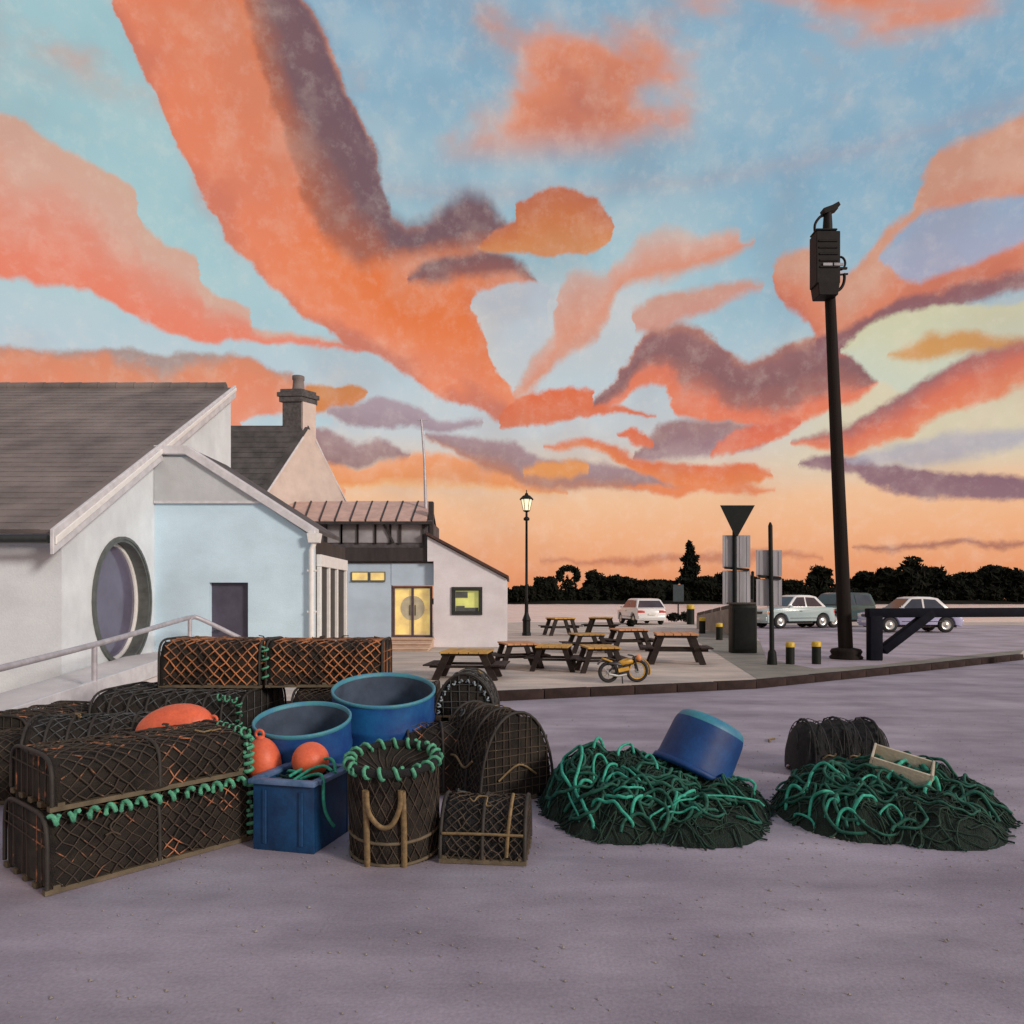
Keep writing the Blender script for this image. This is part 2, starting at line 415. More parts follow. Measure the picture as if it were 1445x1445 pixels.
# ================================================================ materials
def mat(name, c, rough=0.7, var=0.15, scale=6.0, bump=0.15, bscale=None, metal=0.0, c2=None, detail=6, streak=0, emit=0.0, stretch=None, spec=0.5, mottle=(0.35, 0.65), bdist=0.02):
    m = bpy.data.materials.new(name); m.use_nodes = True
    t = m.node_tree; b = t.nodes['Principled BSDF']
    b.inputs['Roughness'].default_value = rough
    b.inputs['Metallic'].default_value = metal
    b.inputs['Specular IOR Level'].default_value = spec
    tcn = t.nodes.new('ShaderNodeTexCoord'); v = tcn.outputs['Object']
    if stretch:
        mp = t.nodes.new('ShaderNodeMapping'); mp.inputs['Scale'].default_value = stretch
        t.links.new(v, mp.inputs[0]); v = mp.outputs[0]
    nn = t.nodes.new('ShaderNodeTexNoise'); nn.inputs['Scale'].default_value = scale; nn.inputs['Detail'].default_value = detail
    nn.inputs['Roughness'].default_value = 0.6
    t.links.new(v, nn.inputs['Vector'])
    r = t.nodes.new('ShaderNodeValToRGB'); e = r.color_ramp.elements
    e[0].position, e[1].position = mottle
    lo = tuple(max(0, k * (1 - var)) for k in c); hi = tuple(min(1, k * (1 + var)) for k in c)
    if c2: lo, hi = c2, c
    e[0].color = (*lo, 1); e[1].color = (*hi, 1)
    t.links.new(nn.outputs['Fac'], r.inputs[0]); cout = r.outputs[0]
    if streak:      # dragged wear marks and fine aggregate
        mp2 = t.nodes.new('ShaderNodeMapping'); mp2.inputs['Rotation'].default_value = (0, 0, 1.22); mp2.inputs['Scale'].default_value = (0.45, 1.7, 1)
        t.links.new(v, mp2.inputs[0])
        n3 = t.nodes.new('ShaderNodeTexNoise'); n3.inputs['Scale'].default_value = 1.1; n3.inputs['Detail'].default_value = 7; n3.inputs['Roughness'].default_value = .62
        t.links.new(mp2.outputs[0], n3.inputs['Vector'])
        n4 = t.nodes.new('ShaderNodeTexNoise'); n4.inputs['Scale'].default_value = 55; n4.inputs['Detail'].default_value = 3
        t.links.new(v, n4.inputs['Vector'])
        for nx_, lo_, hi_ in ((n3, 1 - .24 * streak, 1 + .18 * streak), (n4, 1 - .10 * streak, 1 + .10 * streak)):
            mr = t.nodes.new('ShaderNodeMapRange'); mr.inputs[1].default_value = .33; mr.inputs[2].default_value = .67
            mr.inputs[3].default_value = lo_; mr.inputs[4].default_value = hi_
            t.links.new(nx_.outputs['Fac'], mr.inputs[0])
            vm = t.nodes.new('ShaderNodeVectorMath'); vm.operation = 'SCALE'
            t.links.new(cout, vm.inputs[0]); t.links.new(mr.outputs[0], vm.inputs['Scale']); cout = vm.outputs[0]
    t.links.new(cout, b.inputs['Base Color'])
    if bump > 0:
        n2 = t.nodes.new('ShaderNodeTexNoise'); n2.inputs['Scale'].default_value = bscale or scale * 6; n2.inputs['Detail'].default_value = 5
        t.links.new(v, n2.inputs['Vector'])
        bp = t.nodes.new('ShaderNodeBump'); bp.inputs['Strength'].default_value = bump; bp.inputs['Distance'].default_value = bdist
        t.links.new(n2.outputs['Fac'], bp.inputs['Height']); t.links.new(bp.outputs[0], b.inputs['Normal'])
    if emit > 0:
        t.links.new(r.outputs[0], b.inputs['Emission Color']); b.inputs['Emission Strength'].default_value = emit
    return m
M = {}
M['road'] = mat('road_tarmac', (0.40, 0.36, 0.425), 0.7, 0.3, 0.8, 0.22, 60, c2=(0.285, 0.25, 0.31), bdist=0.01, streak=1.0, spec=.3)
M['plaza'] = mat('plaza_paving', (0.66, 0.555, 0.47), 0.75, 0.2, 0.55, 0.4, 60, c2=(0.47, 0.42, 0.39), bdist=0.012, streak=1.0)
M['pave'] = mat('pavement_concrete', (0.29, 0.27, 0.235), 0.8, 0.2, 1.0, 0.3, 50, c2=(0.19, 0.185, 0.16))
M['carpark'] = mat('car_park_tarmac', (0.50, 0.43, 0.51), 0.7, 0.2, 0.6, 0.25, 70, c2=(0.28, 0.245, 0.27))
M['kerb'] = mat('kerb_stone', (0.036, 0.023, 0.021), 0.85, 0.35, 4, 0.5, 40, spec=.2)
M['white'] = mat('white_render', (0.76, 0.82, 0.85), 0.8, 0.06, 1.2, 0.4, 45, c2=(0.67, 0.72, 0.76), bdist=0.008, streak=.4)
M['shade_blue_white'] = mat('shade_blue_white_render', (0.62, 0.83, 0.96), 0.8, 0.06, 1.1, 0.4, 45, c2=(0.55, 0.74, 0.86), bdist=0.008, streak=.35)  # white render with the annex front's cool shade put into its colour
M['grey_blue'] = mat('grey_blue_render', (0.52, 0.65, 0.78), 0.8, 0.06, 1.2, 0.4, 45, c2=(0.46, 0.58, 0.70), bdist=0.008, streak=.4)
M['pink_render'] = mat('pinkish_render', (0.78, 0.76, 0.80), 0.8, 0.06, 1.2, 0.4, 45, c2=(0.69, 0.65, 0.68), bdist=0.008, streak=.4)
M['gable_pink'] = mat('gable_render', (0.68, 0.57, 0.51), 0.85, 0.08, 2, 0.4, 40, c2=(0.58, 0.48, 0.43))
M['panel'] = mat('grey_panel', (0.52, 0.55, 0.57), 0.7, 0.08, 2.5, 0.2, 40)
M['barge'] = mat('painted_board', (0.62, 0.62, 0.65), 0.55, 0.12, 6, 0.12, 60)
M['whitepaint'] = mat('white_paint', (0.82, 0.82, 0.80), 0.4, 0.06, 8, 0.08, 60)
M['slate'] = mat('slate', (0.24, 0.205, 0.195), 0.7, 0.35, 0.9, 0.35, 30, c2=(0.125, 0.108, 0.105))
M['slate_dark'] = mat('dark_slate', (0.075, 0.07, 0.07), 0.65, 0.35, 2, 0.25, 30)
M['shade_brick'] = mat('shade_dark_brick', (0.085, 0.079, 0.080), 0.85, 0.35, 9, 0.5, 40)  # shade of the stack's flank is in this dark tone; cap shares it
M['dark_wood'] = mat('dark_timber', (0.032, 0.026, 0.026), 0.6, 0.35, 4, 0.3, 50, stretch=(1, 1, 0.2))
M['clad'] = mat('dark_cladding', (0.08, 0.072, 0.078), 0.65, 0.3, 5, 0.25, 40)
M['tile_pink'] = mat('pink_roof_sheet', (0.66, 0.43, 0.36), 0.6, 0.2, 3, 0.25, 30, c2=(0.50, 0.33, 0.28))
M['tile_edge'] = mat('brown_verge', (0.07, 0.035, 0.028), 0.6, 0.3, 6, 0.2, 40)
M['glass'] = mat('dark_glass', (0.05, 0.05, 0.065), 0.06, 0.3, 1.2, 0.0, spec=0.6)
M['dark_pane'] = mat('dark_matt_glass', (0.018, 0.018, 0.02), 0.35, 0.3, 1.2, 0.0, spec=0.2)
M['violet_glass'] = mat('violet_glass', (0.13, 0.12, 0.18), 0.10, 0.25, 0.9, 0.02, 4, spec=0.6)
M['grey_glass'] = mat('clerestory_glass', (0.30, 0.29, 0.31), 0.35, 0.4, 0.8, 0.0, spec=0.45)
M['violet_door'] = mat('violet_door_paint', (0.075, 0.07, 0.105), 0.45, 0.15, 4, 0.1, 40)
M['frame_dark'] = mat('black_window_frame', (0.025, 0.03, 0.03), 0.4, 0.2, 8, 0.05)
M['ring'] = mat('grey_green_ring', (0.10, 0.11, 0.105), 0.5, 0.2, 6, 0.15, 40)
M['door_frame'] = mat('plum_door_frame', (0.09, 0.06, 0.075), 0.45, 0.2, 6, 0.1)
M['lit_yellow'] = mat('lit_window', (0.95, 0.72, 0.24), 0.4, 0.1, 2.2, 0.0, c2=(0.62, 0.46, 0.20), emit=0.42)
M['lit_green'] = mat('lit_green_window', (0.66, 0.66, 0.20), 0.4, 0.1, 2.5, 0.0, c2=(0.50, 0.53, 0.17), emit=0.38)
M['etched'] = mat('etched_glass', (0.42, 0.36, 0.24), 0.5, 0.2, 5, 0.0, c2=(0.32, 0.28, 0.2), emit=0.35)
M['lamp_lit'] = mat('lit_lamp_glass', (1.0, 0.86, 0.55), 0.3, 0.1, 6, 0.0, emit=0.9)
M['step'] = mat('sandstone_step', (0.62, 0.44, 0.33), 0.8, 0.12, 3, 0.3, 40)
M['iron'] = mat('black_iron', (0.007, 0.008, 0.008), 0.55, 0.3, 8, 0.1, 50, spec=.25)
M['pole_wood'] = mat('creosoted_pole', (0.014, 0.010, 0.0085), 0.8, 0.35, 5, 0.4, 40, stretch=(1, 1, 0.08), spec=.2)
M['pole_metal'] = mat('dull_black_fitting', (0.010, 0.0085, 0.0085), 0.6, 0.3, 9, 0.1, spec=.2)
M['sign_back'] = mat('grey_sign_back', (0.34, 0.345, 0.38), 0.5, 0.22, 5, 0.1, 30, stretch=(1, 1, 0.12))
M['sign_dark'] = mat('dark_sign_back', (0.007, 0.010, 0.0095), 0.6, 0.3, 6, 0.1, spec=.2)
M['sign_teal'] = mat('dull_teal_board', (0.035, 0.055, 0.065), 0.6, 0.2, 5, 0.1)
M['yellow'] = mat('yellow_band', (0.62, 0.42, 0.04), 0.5, 0.2, 10, 0.1)
M['bollard'] = mat('bollard_paint', (0.008, 0.011, 0.008), 0.6, 0.3, 8, 0.15, spec=.25)
M['navy'] = mat('navy_gate_paint', (0.005, 0.006, 0.012), 0.75, 0.3, 6, 0.12, spec=.12)
M['concrete'] = mat('weathered_concrete', (0.26, 0.235, 0.21), 0.85, 0.2, 1.6, 0.4, 30)
M['cap_dark'] = mat('dark_coping', (0.07, 0.06, 0.052), 0.8, 0.3, 4, 0.4, 30)
M['table_top'] = mat('warm_lit_plank', (0.52, 0.29, 0.065), 0.6, 0.25, 5, 0.25, 60, stretch=(1, 0.15, 1))  # warm light on the table tops put into the plank colour
M['table_top2'] = mat('orange_lit_plank', (0.56, 0.27, 0.13), 0.6, 0.25, 5, 0.25, 60, stretch=(1, 0.15, 1))  # same sky light in the colour, more orange
M['table_leg'] = mat('dark_table_timber', (0.022, 0.014, 0.012), 0.65, 0.35, 6, 0.25, 50, spec=.3)
M['rubber'] = mat('black_rubber', (0.015, 0.015, 0.016), 0.75, 0.2, 12, 0.15)
M['rim'] = mat('alloy', (0.55, 0.57, 0.55), 0.3, 0.1, 10, 0.0, metal=0.7)
M['moto_yellow'] = mat('yellow_motorbike_paint', (0.55, 0.30, 0.035), 0.4, 0.2, 8, 0.0)
M['moto_black'] = mat('black_motorbike_frame', (0.02, 0.02, 0.022), 0.4, 0.2, 8, 0.0)
M['car_white'] = mat('white_car_paint', (0.78, 0.78, 0.78), 0.22, 0.03, 3, 0.0)
M['car_shade_teal'] = mat('teal_side_shade_paint', (0.42, 0.53, 0.54), 0.22, 0.03, 3, 0.0)  # saloon's side shading put into a teal body colour
M['car_green'] = mat('dark_teal_car_paint', (0.035, 0.075, 0.08), 0.2, 0.1, 3, 0.0)
M['car_violet'] = mat('silver_violet_car_paint', (0.42, 0.42, 0.62), 0.22, 0.04, 3, 0.0)
M['car_dark'] = mat('dark_car_trim', (0.02, 0.02, 0.022), 0.5, 0.2, 8, 0.0)
M['red_lens'] = mat('red_lens', (0.55, 0.05, 0.04), 0.2, 0.1, 8, 0.0)
M['amber_lens'] = mat('amber_lens', (0.80, 0.30, 0.12), 0.2, 0.1, 8, 0.0)
M['clear_lens'] = mat('clear_lens', (0.75, 0.75, 0.72), 0.15, 0.05, 8, 0.0)
M['plate'] = mat('number_plate', (0.70, 0.70, 0.66), 0.4, 0.03, 8, 0.0)
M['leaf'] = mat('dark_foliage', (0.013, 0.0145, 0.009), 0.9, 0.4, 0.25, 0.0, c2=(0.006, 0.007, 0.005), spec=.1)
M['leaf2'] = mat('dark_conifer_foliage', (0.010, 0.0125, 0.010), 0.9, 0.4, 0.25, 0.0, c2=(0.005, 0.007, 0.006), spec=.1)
M['bark'] = mat('bark', (0.05, 0.038, 0.03), 0.9, 0.3, 3, 0.3)
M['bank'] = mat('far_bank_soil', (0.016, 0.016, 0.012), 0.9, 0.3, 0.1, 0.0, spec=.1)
M['barrel'] = mat('blue_barrel_plastic', (0.009, 0.112, 0.31), 0.5, 0.3, 2.6, 0.18, 12, c2=(0.006, 0.036, 0.19), bdist=0.01, streak=0.8)
M['barrel_in'] = mat('faded_barrel_inside', (0.055, 0.082, 0.13), 0.8, 0.3, 4, 0.1)
M['barrel_rim'] = mat('worn_barrel_rim', (0.05, 0.22, 0.36), 0.5, 0.3, 14, 0.2, c2=(0.06, 0.28, 0.33))
M['bin'] = mat('blue_bin_plastic', (0.008, 0.062, 0.17), 0.5, 0.35, 4, 0.12, 14, c2=(0.006, 0.03, 0.09), spec=.35, streak=1.0)
M['bin_rim'] = mat('scuffed_bin_rim', (0.13, 0.20, 0.36), 0.5, 0.3, 9, 0.15, c2=(0.035, 0.11, 0.22))
M['tub'] = mat('deep_blue_tub_plastic', (0.006, 0.062, 0.22), 0.55, 0.3, 3, 0.1, 14, c2=(0.004, 0.030, 0.13), spec=.35, streak=1.0)
M['tub_base'] = mat('teal_highlight_tub_base', (0.04, 0.26, 0.32), 0.5, 0.3, 6, 0.15, c2=(0.03, 0.16, 0.30))  # highlight along the upturned base put into a teal colour
M['buoy'] = mat('orange_buoy', (0.82, 0.155, 0.065), 0.5, 0.15, 7, 0.15, 30, c2=(0.66, 0.12, 0.055), streak=0.6)
M['rope'] = None
def rope_mat(name, c, c2):
    m = mat(name, c, 0.75, 0.2, 30, 0, c2=c2)
    t = m.node_tree; b = t.nodes['Principled BSDF']
    w = t.nodes.new('ShaderNodeTexWave'); w.inputs['Scale'].default_value = 18; w.inputs['Distortion'].default_value = 3; w.wave_profile = 'SAW'
    w.bands_direction = 'DIAGONAL'
    tcn = t.nodes.new('ShaderNodeTexCoord'); t.links.new(tcn.outputs['Object'], w.inputs['Vector'])
    bp = t.nodes.new('ShaderNodeBump'); bp.inputs['Strength'].default_value = 0.8; bp.inputs['Distance'].default_value = 0.01
    t.links.new(w.outputs['Fac'], bp.inputs['Height']); t.links.new(bp.outputs[0], b.inputs['Normal'])
    return m
M['rope'] = rope_mat('teal_rope', (0.06, 0.50, 0.36), (0.025, 0.28, 0.19))
M['rope_dark'] = rope_mat('dark_green_rope', (0.009, 0.052, 0.033), (0.004, 0.019, 0.013))
M['rope_mid'] = rope_mat('mid_teal_rope', (0.016, 0.150, 0.105), (0.007, 0.055, 0.038))
M['rope_green'] = rope_mat('mint_twine', (0.12, 0.46, 0.28), (0.06, 0.26, 0.16))
M['rope_tan'] = rope_mat('tan_rope', (0.30, 0.21, 0.10), (0.17, 0.12, 0.06))
M['net_dark'] = mat('tarred_net', (0.034, 0.026, 0.019), 0.9, 0.5, 9, 0.9, 110, c2=(0.009, 0.0075, 0.006))
M['net_black'] = mat('black_net', (0.013, 0.014, 0.016), 0.8, 0.5, 26, 0.9, 120, c2=(0.005, 0.0055, 0.006))
M['net_brown'] = mat('brown_twine', (0.058, 0.043, 0.030), 0.9, 0.5, 9, 0.0)
M['net_grey'] = mat('grey_twine', (0.11, 0.12, 0.125), 0.9, 0.4, 12, 0.0, c2=(0.03, 0.032, 0.03))
M['net_mixed'] = mat('brown_and_orange_twine', (0.50, 0.20, 0.10), 0.9, 0.4, 7, 0.0, c2=(0.05, 0.038, 0.028), mottle=(0.56, 0.66))
M['net_faint'] = mat('faint_grey_twine', (0.05, 0.052, 0.055), 0.9, 0.4, 12, 0.0, c2=(0.01, 0.01, 0.01))
M['net_orange'] = mat('orange_twine', (0.56, 0.22, 0.09), 0.85, 0.4, 3.2, 0.0, c2=(0.05, 0.034, 0.025), mottle=(0.42, 0.62))
M['net_green'] = mat('green_net_heap', (0.012, 0.034, 0.022), 0.9, 0.5, 16, 1.0, 90, c2=(0.005, 0.012, 0.009), bdist=0.03)
M['hoop'] = mat('dark_hoop', (0.03, 0.026, 0.022), 0.7, 0.3, 12, 0.2)
M['slat'] = mat('weathered_slat', (0.12, 0.095, 0.06), 0.8, 0.3, 8, 0.2)
M['blue_twine'] = mat('pale_blue_wrap', (0.26, 0.32, 0.36), 0.8, 0.3, 14, 0.1)
M['foam'] = mat('cream_box_board', (0.58, 0.53, 0.42), 0.75, 0.15, 5, 0.25, 40, c2=(0.42, 0.38, 0.29))
M['rail'] = mat('pale_galvanised_rail', (0.46, 0.45, 0.49), 0.45, 0.15, 8, 0.1, metal=0.2)
M['ramp'] = mat('pale_ramp_concrete', (0.66, 0.63, 0.64), 0.8, 0.08, 2, 0.3, 40)

# ================================================================ the setting: ground, water
ZP = 0.15        # plaza level above the road
def sheet(name, pts, z, m, th=None):
    b = MB()
    b.add([(p[0], p[1], z) for p in pts], [tuple(range(len(pts)))])
    o = b.build(name, m); o['kind'] = 'structure'
    return o
gm = MB()   # quay under everything, one sheet with a subdivided middle
gm.add([(-160, -60, 0), (160, -60, 0), (160, 49, 0), (-160, 49, 0)], [(0, 1, 2, 3)])
road = gm.build('road', M['road']); road['kind'] = 'structure'
# harbour wall down to the water, sea bed and water
qb = MB().box((0, 49.3, -1.1), (320, 0.6, 2.18))
qw = qb.build('harbour_wall', M['concrete']); qw['kind'] = 'structure'
def water_material():
    m = bpy.data.materials.new('estuary_water'); m.use_nodes = True
    t = m.node_tree; b = t.nodes['Principled BSDF']
    b.inputs['Base Color'].default_value = (0.95, 0.75, 0.67, 1); b.inputs['Roughness'].default_value = 0.2
    b.inputs['Specular IOR Level'].default_value = 0.6
    tcn = t.nodes.new('ShaderNodeTexCoord')
    mp = t.nodes.new('ShaderNodeMapping'); mp.inputs['Scale'].default_value = (0.25, 0.9, 1); t.links.new(tcn.outputs['Object'], mp.inputs[0])
    n = t.nodes.new('ShaderNodeTexNoise'); n.inputs['Scale'].default_value = 1.0; n.inputs['Detail'].default_value = 6; t.links.new(mp.outputs[0], n.inputs['Vector'])
    bp = t.nodes.new('ShaderNodeBump'); bp.inputs['Strength'].default_value = 0.5; bp.inputs['Distance'].default_value = 0.15
    t.links.new(n.outputs['Fac'], bp.inputs['Height']); t.links.new(bp.outputs[0], b.inputs['Normal'])
    return m
wm = MB()
nyw = 520; ysw = [49.6 + (372 - 49.6) * (i / nyw) ** 1.15 for i in range(nyw + 1)]; xsw = [-40 + 9 * i for i in range(45)]
wv = []
for i, y in enumerate(ysw):
    e = min(1, i / 6, (nyw - i) / 6)
    for j, x in enumerate(xsw):
        e2 = e * min(1, j / 2, (44 - j) / 2)
        wv.append((x, y, -1.1 + e2 * (.10 * math.sin(y * 2.3 + 1.4 * math.sin(x * .11 + y * .05)) + .07 * math.sin(y * 1.31 + x * .23) + .05 * math.sin(y * 3.1 - x * .37))))
wm.add(wv, [(i * 45 + j, i * 45 + j + 1, (i + 1) * 45 + j + 1, (i + 1) * 45 + j) for i in range(nyw) for j in range(44)], 0, True)
xe0, xe1 = xsw[0], xsw[-1]
wm.add([(-4000, 49.6, -1.1), (xe0, 49.6, -1.1), (xe0, 372, -1.1), (-4000, 372, -1.1), (xe1, 49.6, -1.1), (4000, 49.6, -1.1), (4000, 372, -1.1), (xe1, 372, -1.1), (-4000, 4500, -1.1), (4000, 4500, -1.1)],
       [(0, 1, 2, 3), (4, 5, 6, 7), (3, 2, 7, 6, 9, 8)])
water = wm.build('water', water_material()); water['kind'] = 'structure'
bd = MB(); bd.add([(-4000, -4000, -3.2), (4000, -4000, -3.2), (4000, 4500, -3.2), (-4000, 4500, -3.2)], [(0, 1, 2, 3)])
bed = bd.build('ground', M['bank']); bed['kind'] = 'structure'

# kerb line on the road, left to right (photo pixels -> road plane)
kpx = [(-420, 1040), (0, 1022), (400, 1006), (700, 990), (1068, 972), (1315, 946), (1445, 931), (1700, 914)]
kl = [G(X, Y, 0) for X, Y in kpx]
back = [(150, 49.6, 0), (-60, 49.6, 0)]
kl[0].x = -30
kl[-1] = Vector((70, 33, 0))
pz = MB()
top = [(p.x, p.y + 0.16, ZP) for p in kl] + [(70, 49.6, ZP), (-30, 49.6, ZP)]
pz.prism(top, (0, 0, 0), (0, 0, -0.10))
plaza = pz.build('plaza', M['plaza']); plaza['kind'] = 'structure'
kerb = bpy.data.objects.new('kerb', None); col.objects.link(kerb); kerb['kind'] = 'structure'
kstone = None
for a, b in zip(kl[:-1], kl[1:]):
    a = a.copy(); b = b.copy()
    if b.y > 25: continue
    n = max(1, round((b - a).length / 0.92)); dv = (b - a) / n
    for i in range(n):
        c = a + dv * (i + 0.5)
        if abs((c.x) / c.y) > 1.0 and c.x > 0: continue
        if c.x < -9: continue
        if kstone is None:
            s_ = MB().box((0, 0.09, 0.078), (0.905, 0.17, 0.168)); kstone = s_.build('kerb_stone', M['kerb'], kerb, bevel=0.012, seg=2)
            k = kstone
        else:
            k = kstone.copy(); col.objects.link(k); k.parent = kerb
        k.location = (c.x, c.y, random.uniform(-0.006, 0.004)); k.rotation_euler = (0, 0, math.atan2(dv.y, dv.x) + random.uniform(-.006, .006))
        k.scale = (dv.length / 0.92, 1, 1)
pave_px = [(1066, 965), (1190, 953), (1315, 939.5), (1445, 926), (1445, 917), (1315, 930), (1235, 939), (1150, 944), (1082, 931), (1072, 905), (1040, 892), (986, 890), (984, 905)]
front = [Vector((kl[i].x + (.10 if i == 4 else 0), kl[i].y + .175, ZP)) for i in (4, 5, 6)]
pave_pts = front + [G(X, Y, ZP + .004) for X, Y in pave_px[4:]]
sheet('pavement', pave_pts, ZP + 0.004, M['pave'])
cp_px = [(1445, 916.6), (1315, 929.6), (1235, 938.6), (1150, 943.6), (1082.4, 930.6), (1072.4, 904.6), (1060, 882), (1700, 882), (1900, 900)]
sheet('car_park', [G(X, Y, ZP + .004) for X, Y in cp_px], ZP + 0.0045, M['carpark'])

# far bank
fb = MB()
pts = []
for i in range(41):
    x = -900 + i * 45
    pts.append((x, 372 + 6 * math.sin(i * 1.7), -1.3))
fb.add(pts + [(p[0], p[1] + 10, 0.9) for p in pts] + [(p[0], 900, 2.2) for p in pts],
       [(i, i + 1, 42 + i, 41 + i) for i in range(40)] + [(41 + i, 42 + i, 83 + i, 82 + i) for i in range(40)], 0, True)
fbo = fb.build('far_bank', M['bank']); fbo['kind'] = 'structure'

# ================================================================ buildings
def slate_rows(p0, u, v, nu, nv, th=0.011, lap=1.25, jitter=0.004):
    """nu x nv slates over the parallelogram p0 + u + v (v runs up the slope); one mesh of thin raised leaves"""
    b = MB(); p0, u, v = Vector(p0), Vector(u), Vector(v)
    n = u.cross(v).normalized()
    if n.z < 0: n = -n
    du, dv_ = u / nu, v / nv
    for j in range(nv):
        off = 0.5 if j % 2 else 0.0
        for i in range(nu + (1 if off else 0)):
            a = max(0, i - off); c = min(nu, i + 1 - off)
            if c - a < 0.05: continue
            q = p0 + du * (a + 0.012) + dv_ * j
            w = du * (c - a - 0.024)
            h = dv_ * (lap if j < nv - 1 else 1.0)
            t0 = th * 2 + random.uniform(0, jitter); t1 = th * 0.6
            k = random.uniform(-.01, .01)
            vs = [q + n * t0 - dv_ * k, q + w + n * t0 - dv_ * k, q + w + h + n * t1, q + h + n * t1,
                  q + n * (t0 - th) - dv_ * k, q + w + n * (t0 - th) - dv_ * k]
            b.add(vs, [(0, 1, 2, 3), (4, 5, 1, 0), (0, 3, 4), (1, 5, 2)])
    return b

# ---- white house on the left: main block with its gable end to the right, annex in front of it
HX = -7.0                                   # plane of the gable end
wh = thing('white_house', 'white rendered house with slate roof, oval window and violet door, at far left', 'house', (-9, 14, 0))
YE, YR = 11.3, 17.8                          # eaves front, ridge
zE, zR = 2.98, 6.83
sl = (zR - zE) / (YR - YE)
def roofz(y): return zE + (y - YE) * sl
b = MB()
cy, cz, ry, rz_ = 13.08, 1.70, 0.93, 1.12   # oval opening
hol = [(HX, cy + ry * math.cos(2 * PI * k / 48), cz + rz_ * math.sin(2 * PI * k / 48)) for k in range(48)]   # k=0 far side, 12 top, 24 near side, 36 bottom
b.prism([(HX, cy, 0.0)] + hol[36:48] + hol[0:13] + [(HX, cy, roofz(cy) - .05), (HX, YR, zR - 0.05), (HX, 18.1, zR - 0.05), (HX, 18.1, 0.0)], (0, 0, 0), (-0.3, 0, 0))
b.prism([(HX, cy, 0.0)] + hol[36:11:-1] + [(HX, cy, roofz(cy) - .05), (HX, YE, zE - 0.05), (HX, YE, 0.0)], (0, 0, 0), (-0.3, 0, 0))
b.box((HX - 0.3 - 5.35, YE + 0.15, 1.45), (10.7, 0.3, 2.90))
b.box((HX - 0.3 - 5.35, 18.0, 3.3), (10.7, 0.2, 6.6))
b.build('wall', M['white'], wh, True)
rf = MB()
n_ = Vector((0, -sl, 1)).normalized()
A0 = Vector((-17.8, YE - 0.42, zE - 0.42 * sl)); A1 = Vector((HX + 0.12, YE - 0.42, zE - 0.42 * sl))
B0 = Vector((-17.8, YR + 0.1, zR + 0.1 * sl)); B1 = Vector((HX + 0.12, YR + 0.1, zR + 0.1 * sl))
rf.prism([A0, A1, B1, B0], (0, 0, 0), n_ * 0.06)
rfo = rf.build('roof', M['slate'], wh, True)
sb_ = slate_rows(A0 + n_ * 0.045, (A1 - A0) - Vector((0.16, 0, 0)), B0 - A0, 40, 34)
sb_.build('slates', M['slate'], rfo, True, kind='stuff')
rg = MB()
for i in range(24):
    x0 = -17.7 + i * 0.444
    rg.tube([(x0, YR + 0.12, zR + 0.12), (x0 + 0.436, YR + 0.12, zR + 0.13)], 0.13, 8)
rg.build('ridge_tiles', M['slate'], rfo, True, kind='stuff')
bgd = MB()
bgd.prism([(HX + 0.13, YE - 0.5, zE - 0.5 * sl + 0.10), (HX + 0.13, YR + 0.16, zR + 0.16 * sl + 0.10), (HX + 0.13, YR + 0.16, zR + .16 * sl - 0.20), (HX + 0.13, YE - 0.5, zE - 0.5 * sl - 0.28)], (0, 0, 0), (0.06, 0, 0))
bo = bgd.build('bargeboard', M['barge'], wh, True, bevel=0.01, seg=1)
b2 = MB()
b2.prism([(HX + 0.194, YE - 0.48, zE - 0.48 * sl - 0.02), (HX + 0.194, YR + 0.1, zR + 0.1 * sl + 0.06), (HX + 0.194, YR + 0.1, zR + .1 * sl - 0.02), (HX + 0.194, YE - 0.48, zE - 0.48 * sl - 0.14)], (0, 0, 0), (0.03, 0, 0))
b2.build('moulding', M['whitepaint'], bo, True, bevel=0.008, seg=1)
gt = MB().tube([(-17.8, YE - 0.47, zE - 0.34), (HX + 0.1, YE - 0.47, zE - 0.34)], 0.065, 8)
gt.build('gutter', M['frame_dark'], wh, True)
# oval window
def oval(ryy, rzz, n=40, x=HX): return [(x, cy + ryy * math.cos(2 * PI * k / n), cz + rzz * math.sin(2 * PI * k / n)) for k in range(n)]
def ring(b, r1, r2, x0, x1, n=40):
    A = oval(*r1, n, x0); B = oval(*r1, n, x1); C = oval(*r2, n, x1); D_ = oval(*r2, n, x0)
    vs = A + B + C + D_; fs = []
    for k in range(n):
        l = (k + 1) % n
        for q in range(4):
            q2 = (q + 1) % 4
            fs.append((q * n + k, q * n + l, q2 * n + l, q2 * n + k))
    b.add(vs, fs)
    return b
wf = ring(MB(), (ry - .004, rz_ - .004), (ry - 0.05, rz_ - 0.05), HX - 0.27, HX + 0.03)
ring(wf, (ry + 0.05, rz_ + 0.05), (ry - 0.002, rz_ - 0.002), HX + 0.003, HX + 0.045)
wfo = wf.build('round_window', M['ring'], wh, True)
ring(MB(), (ry - 0.052, rz_ - 0.052), (ry - 0.115, rz_ - 0.115), HX - 0.25, HX - 0.17).build('trim', M['whitepaint'], wfo, True, bevel=0.01)
pn = MB(); pn.add(oval(ry - 0.10, rz_ - 0.10, 40, HX - 0.215), [tuple(range(40))])
pn.build('pane', M['violet_glass'], wfo, True)
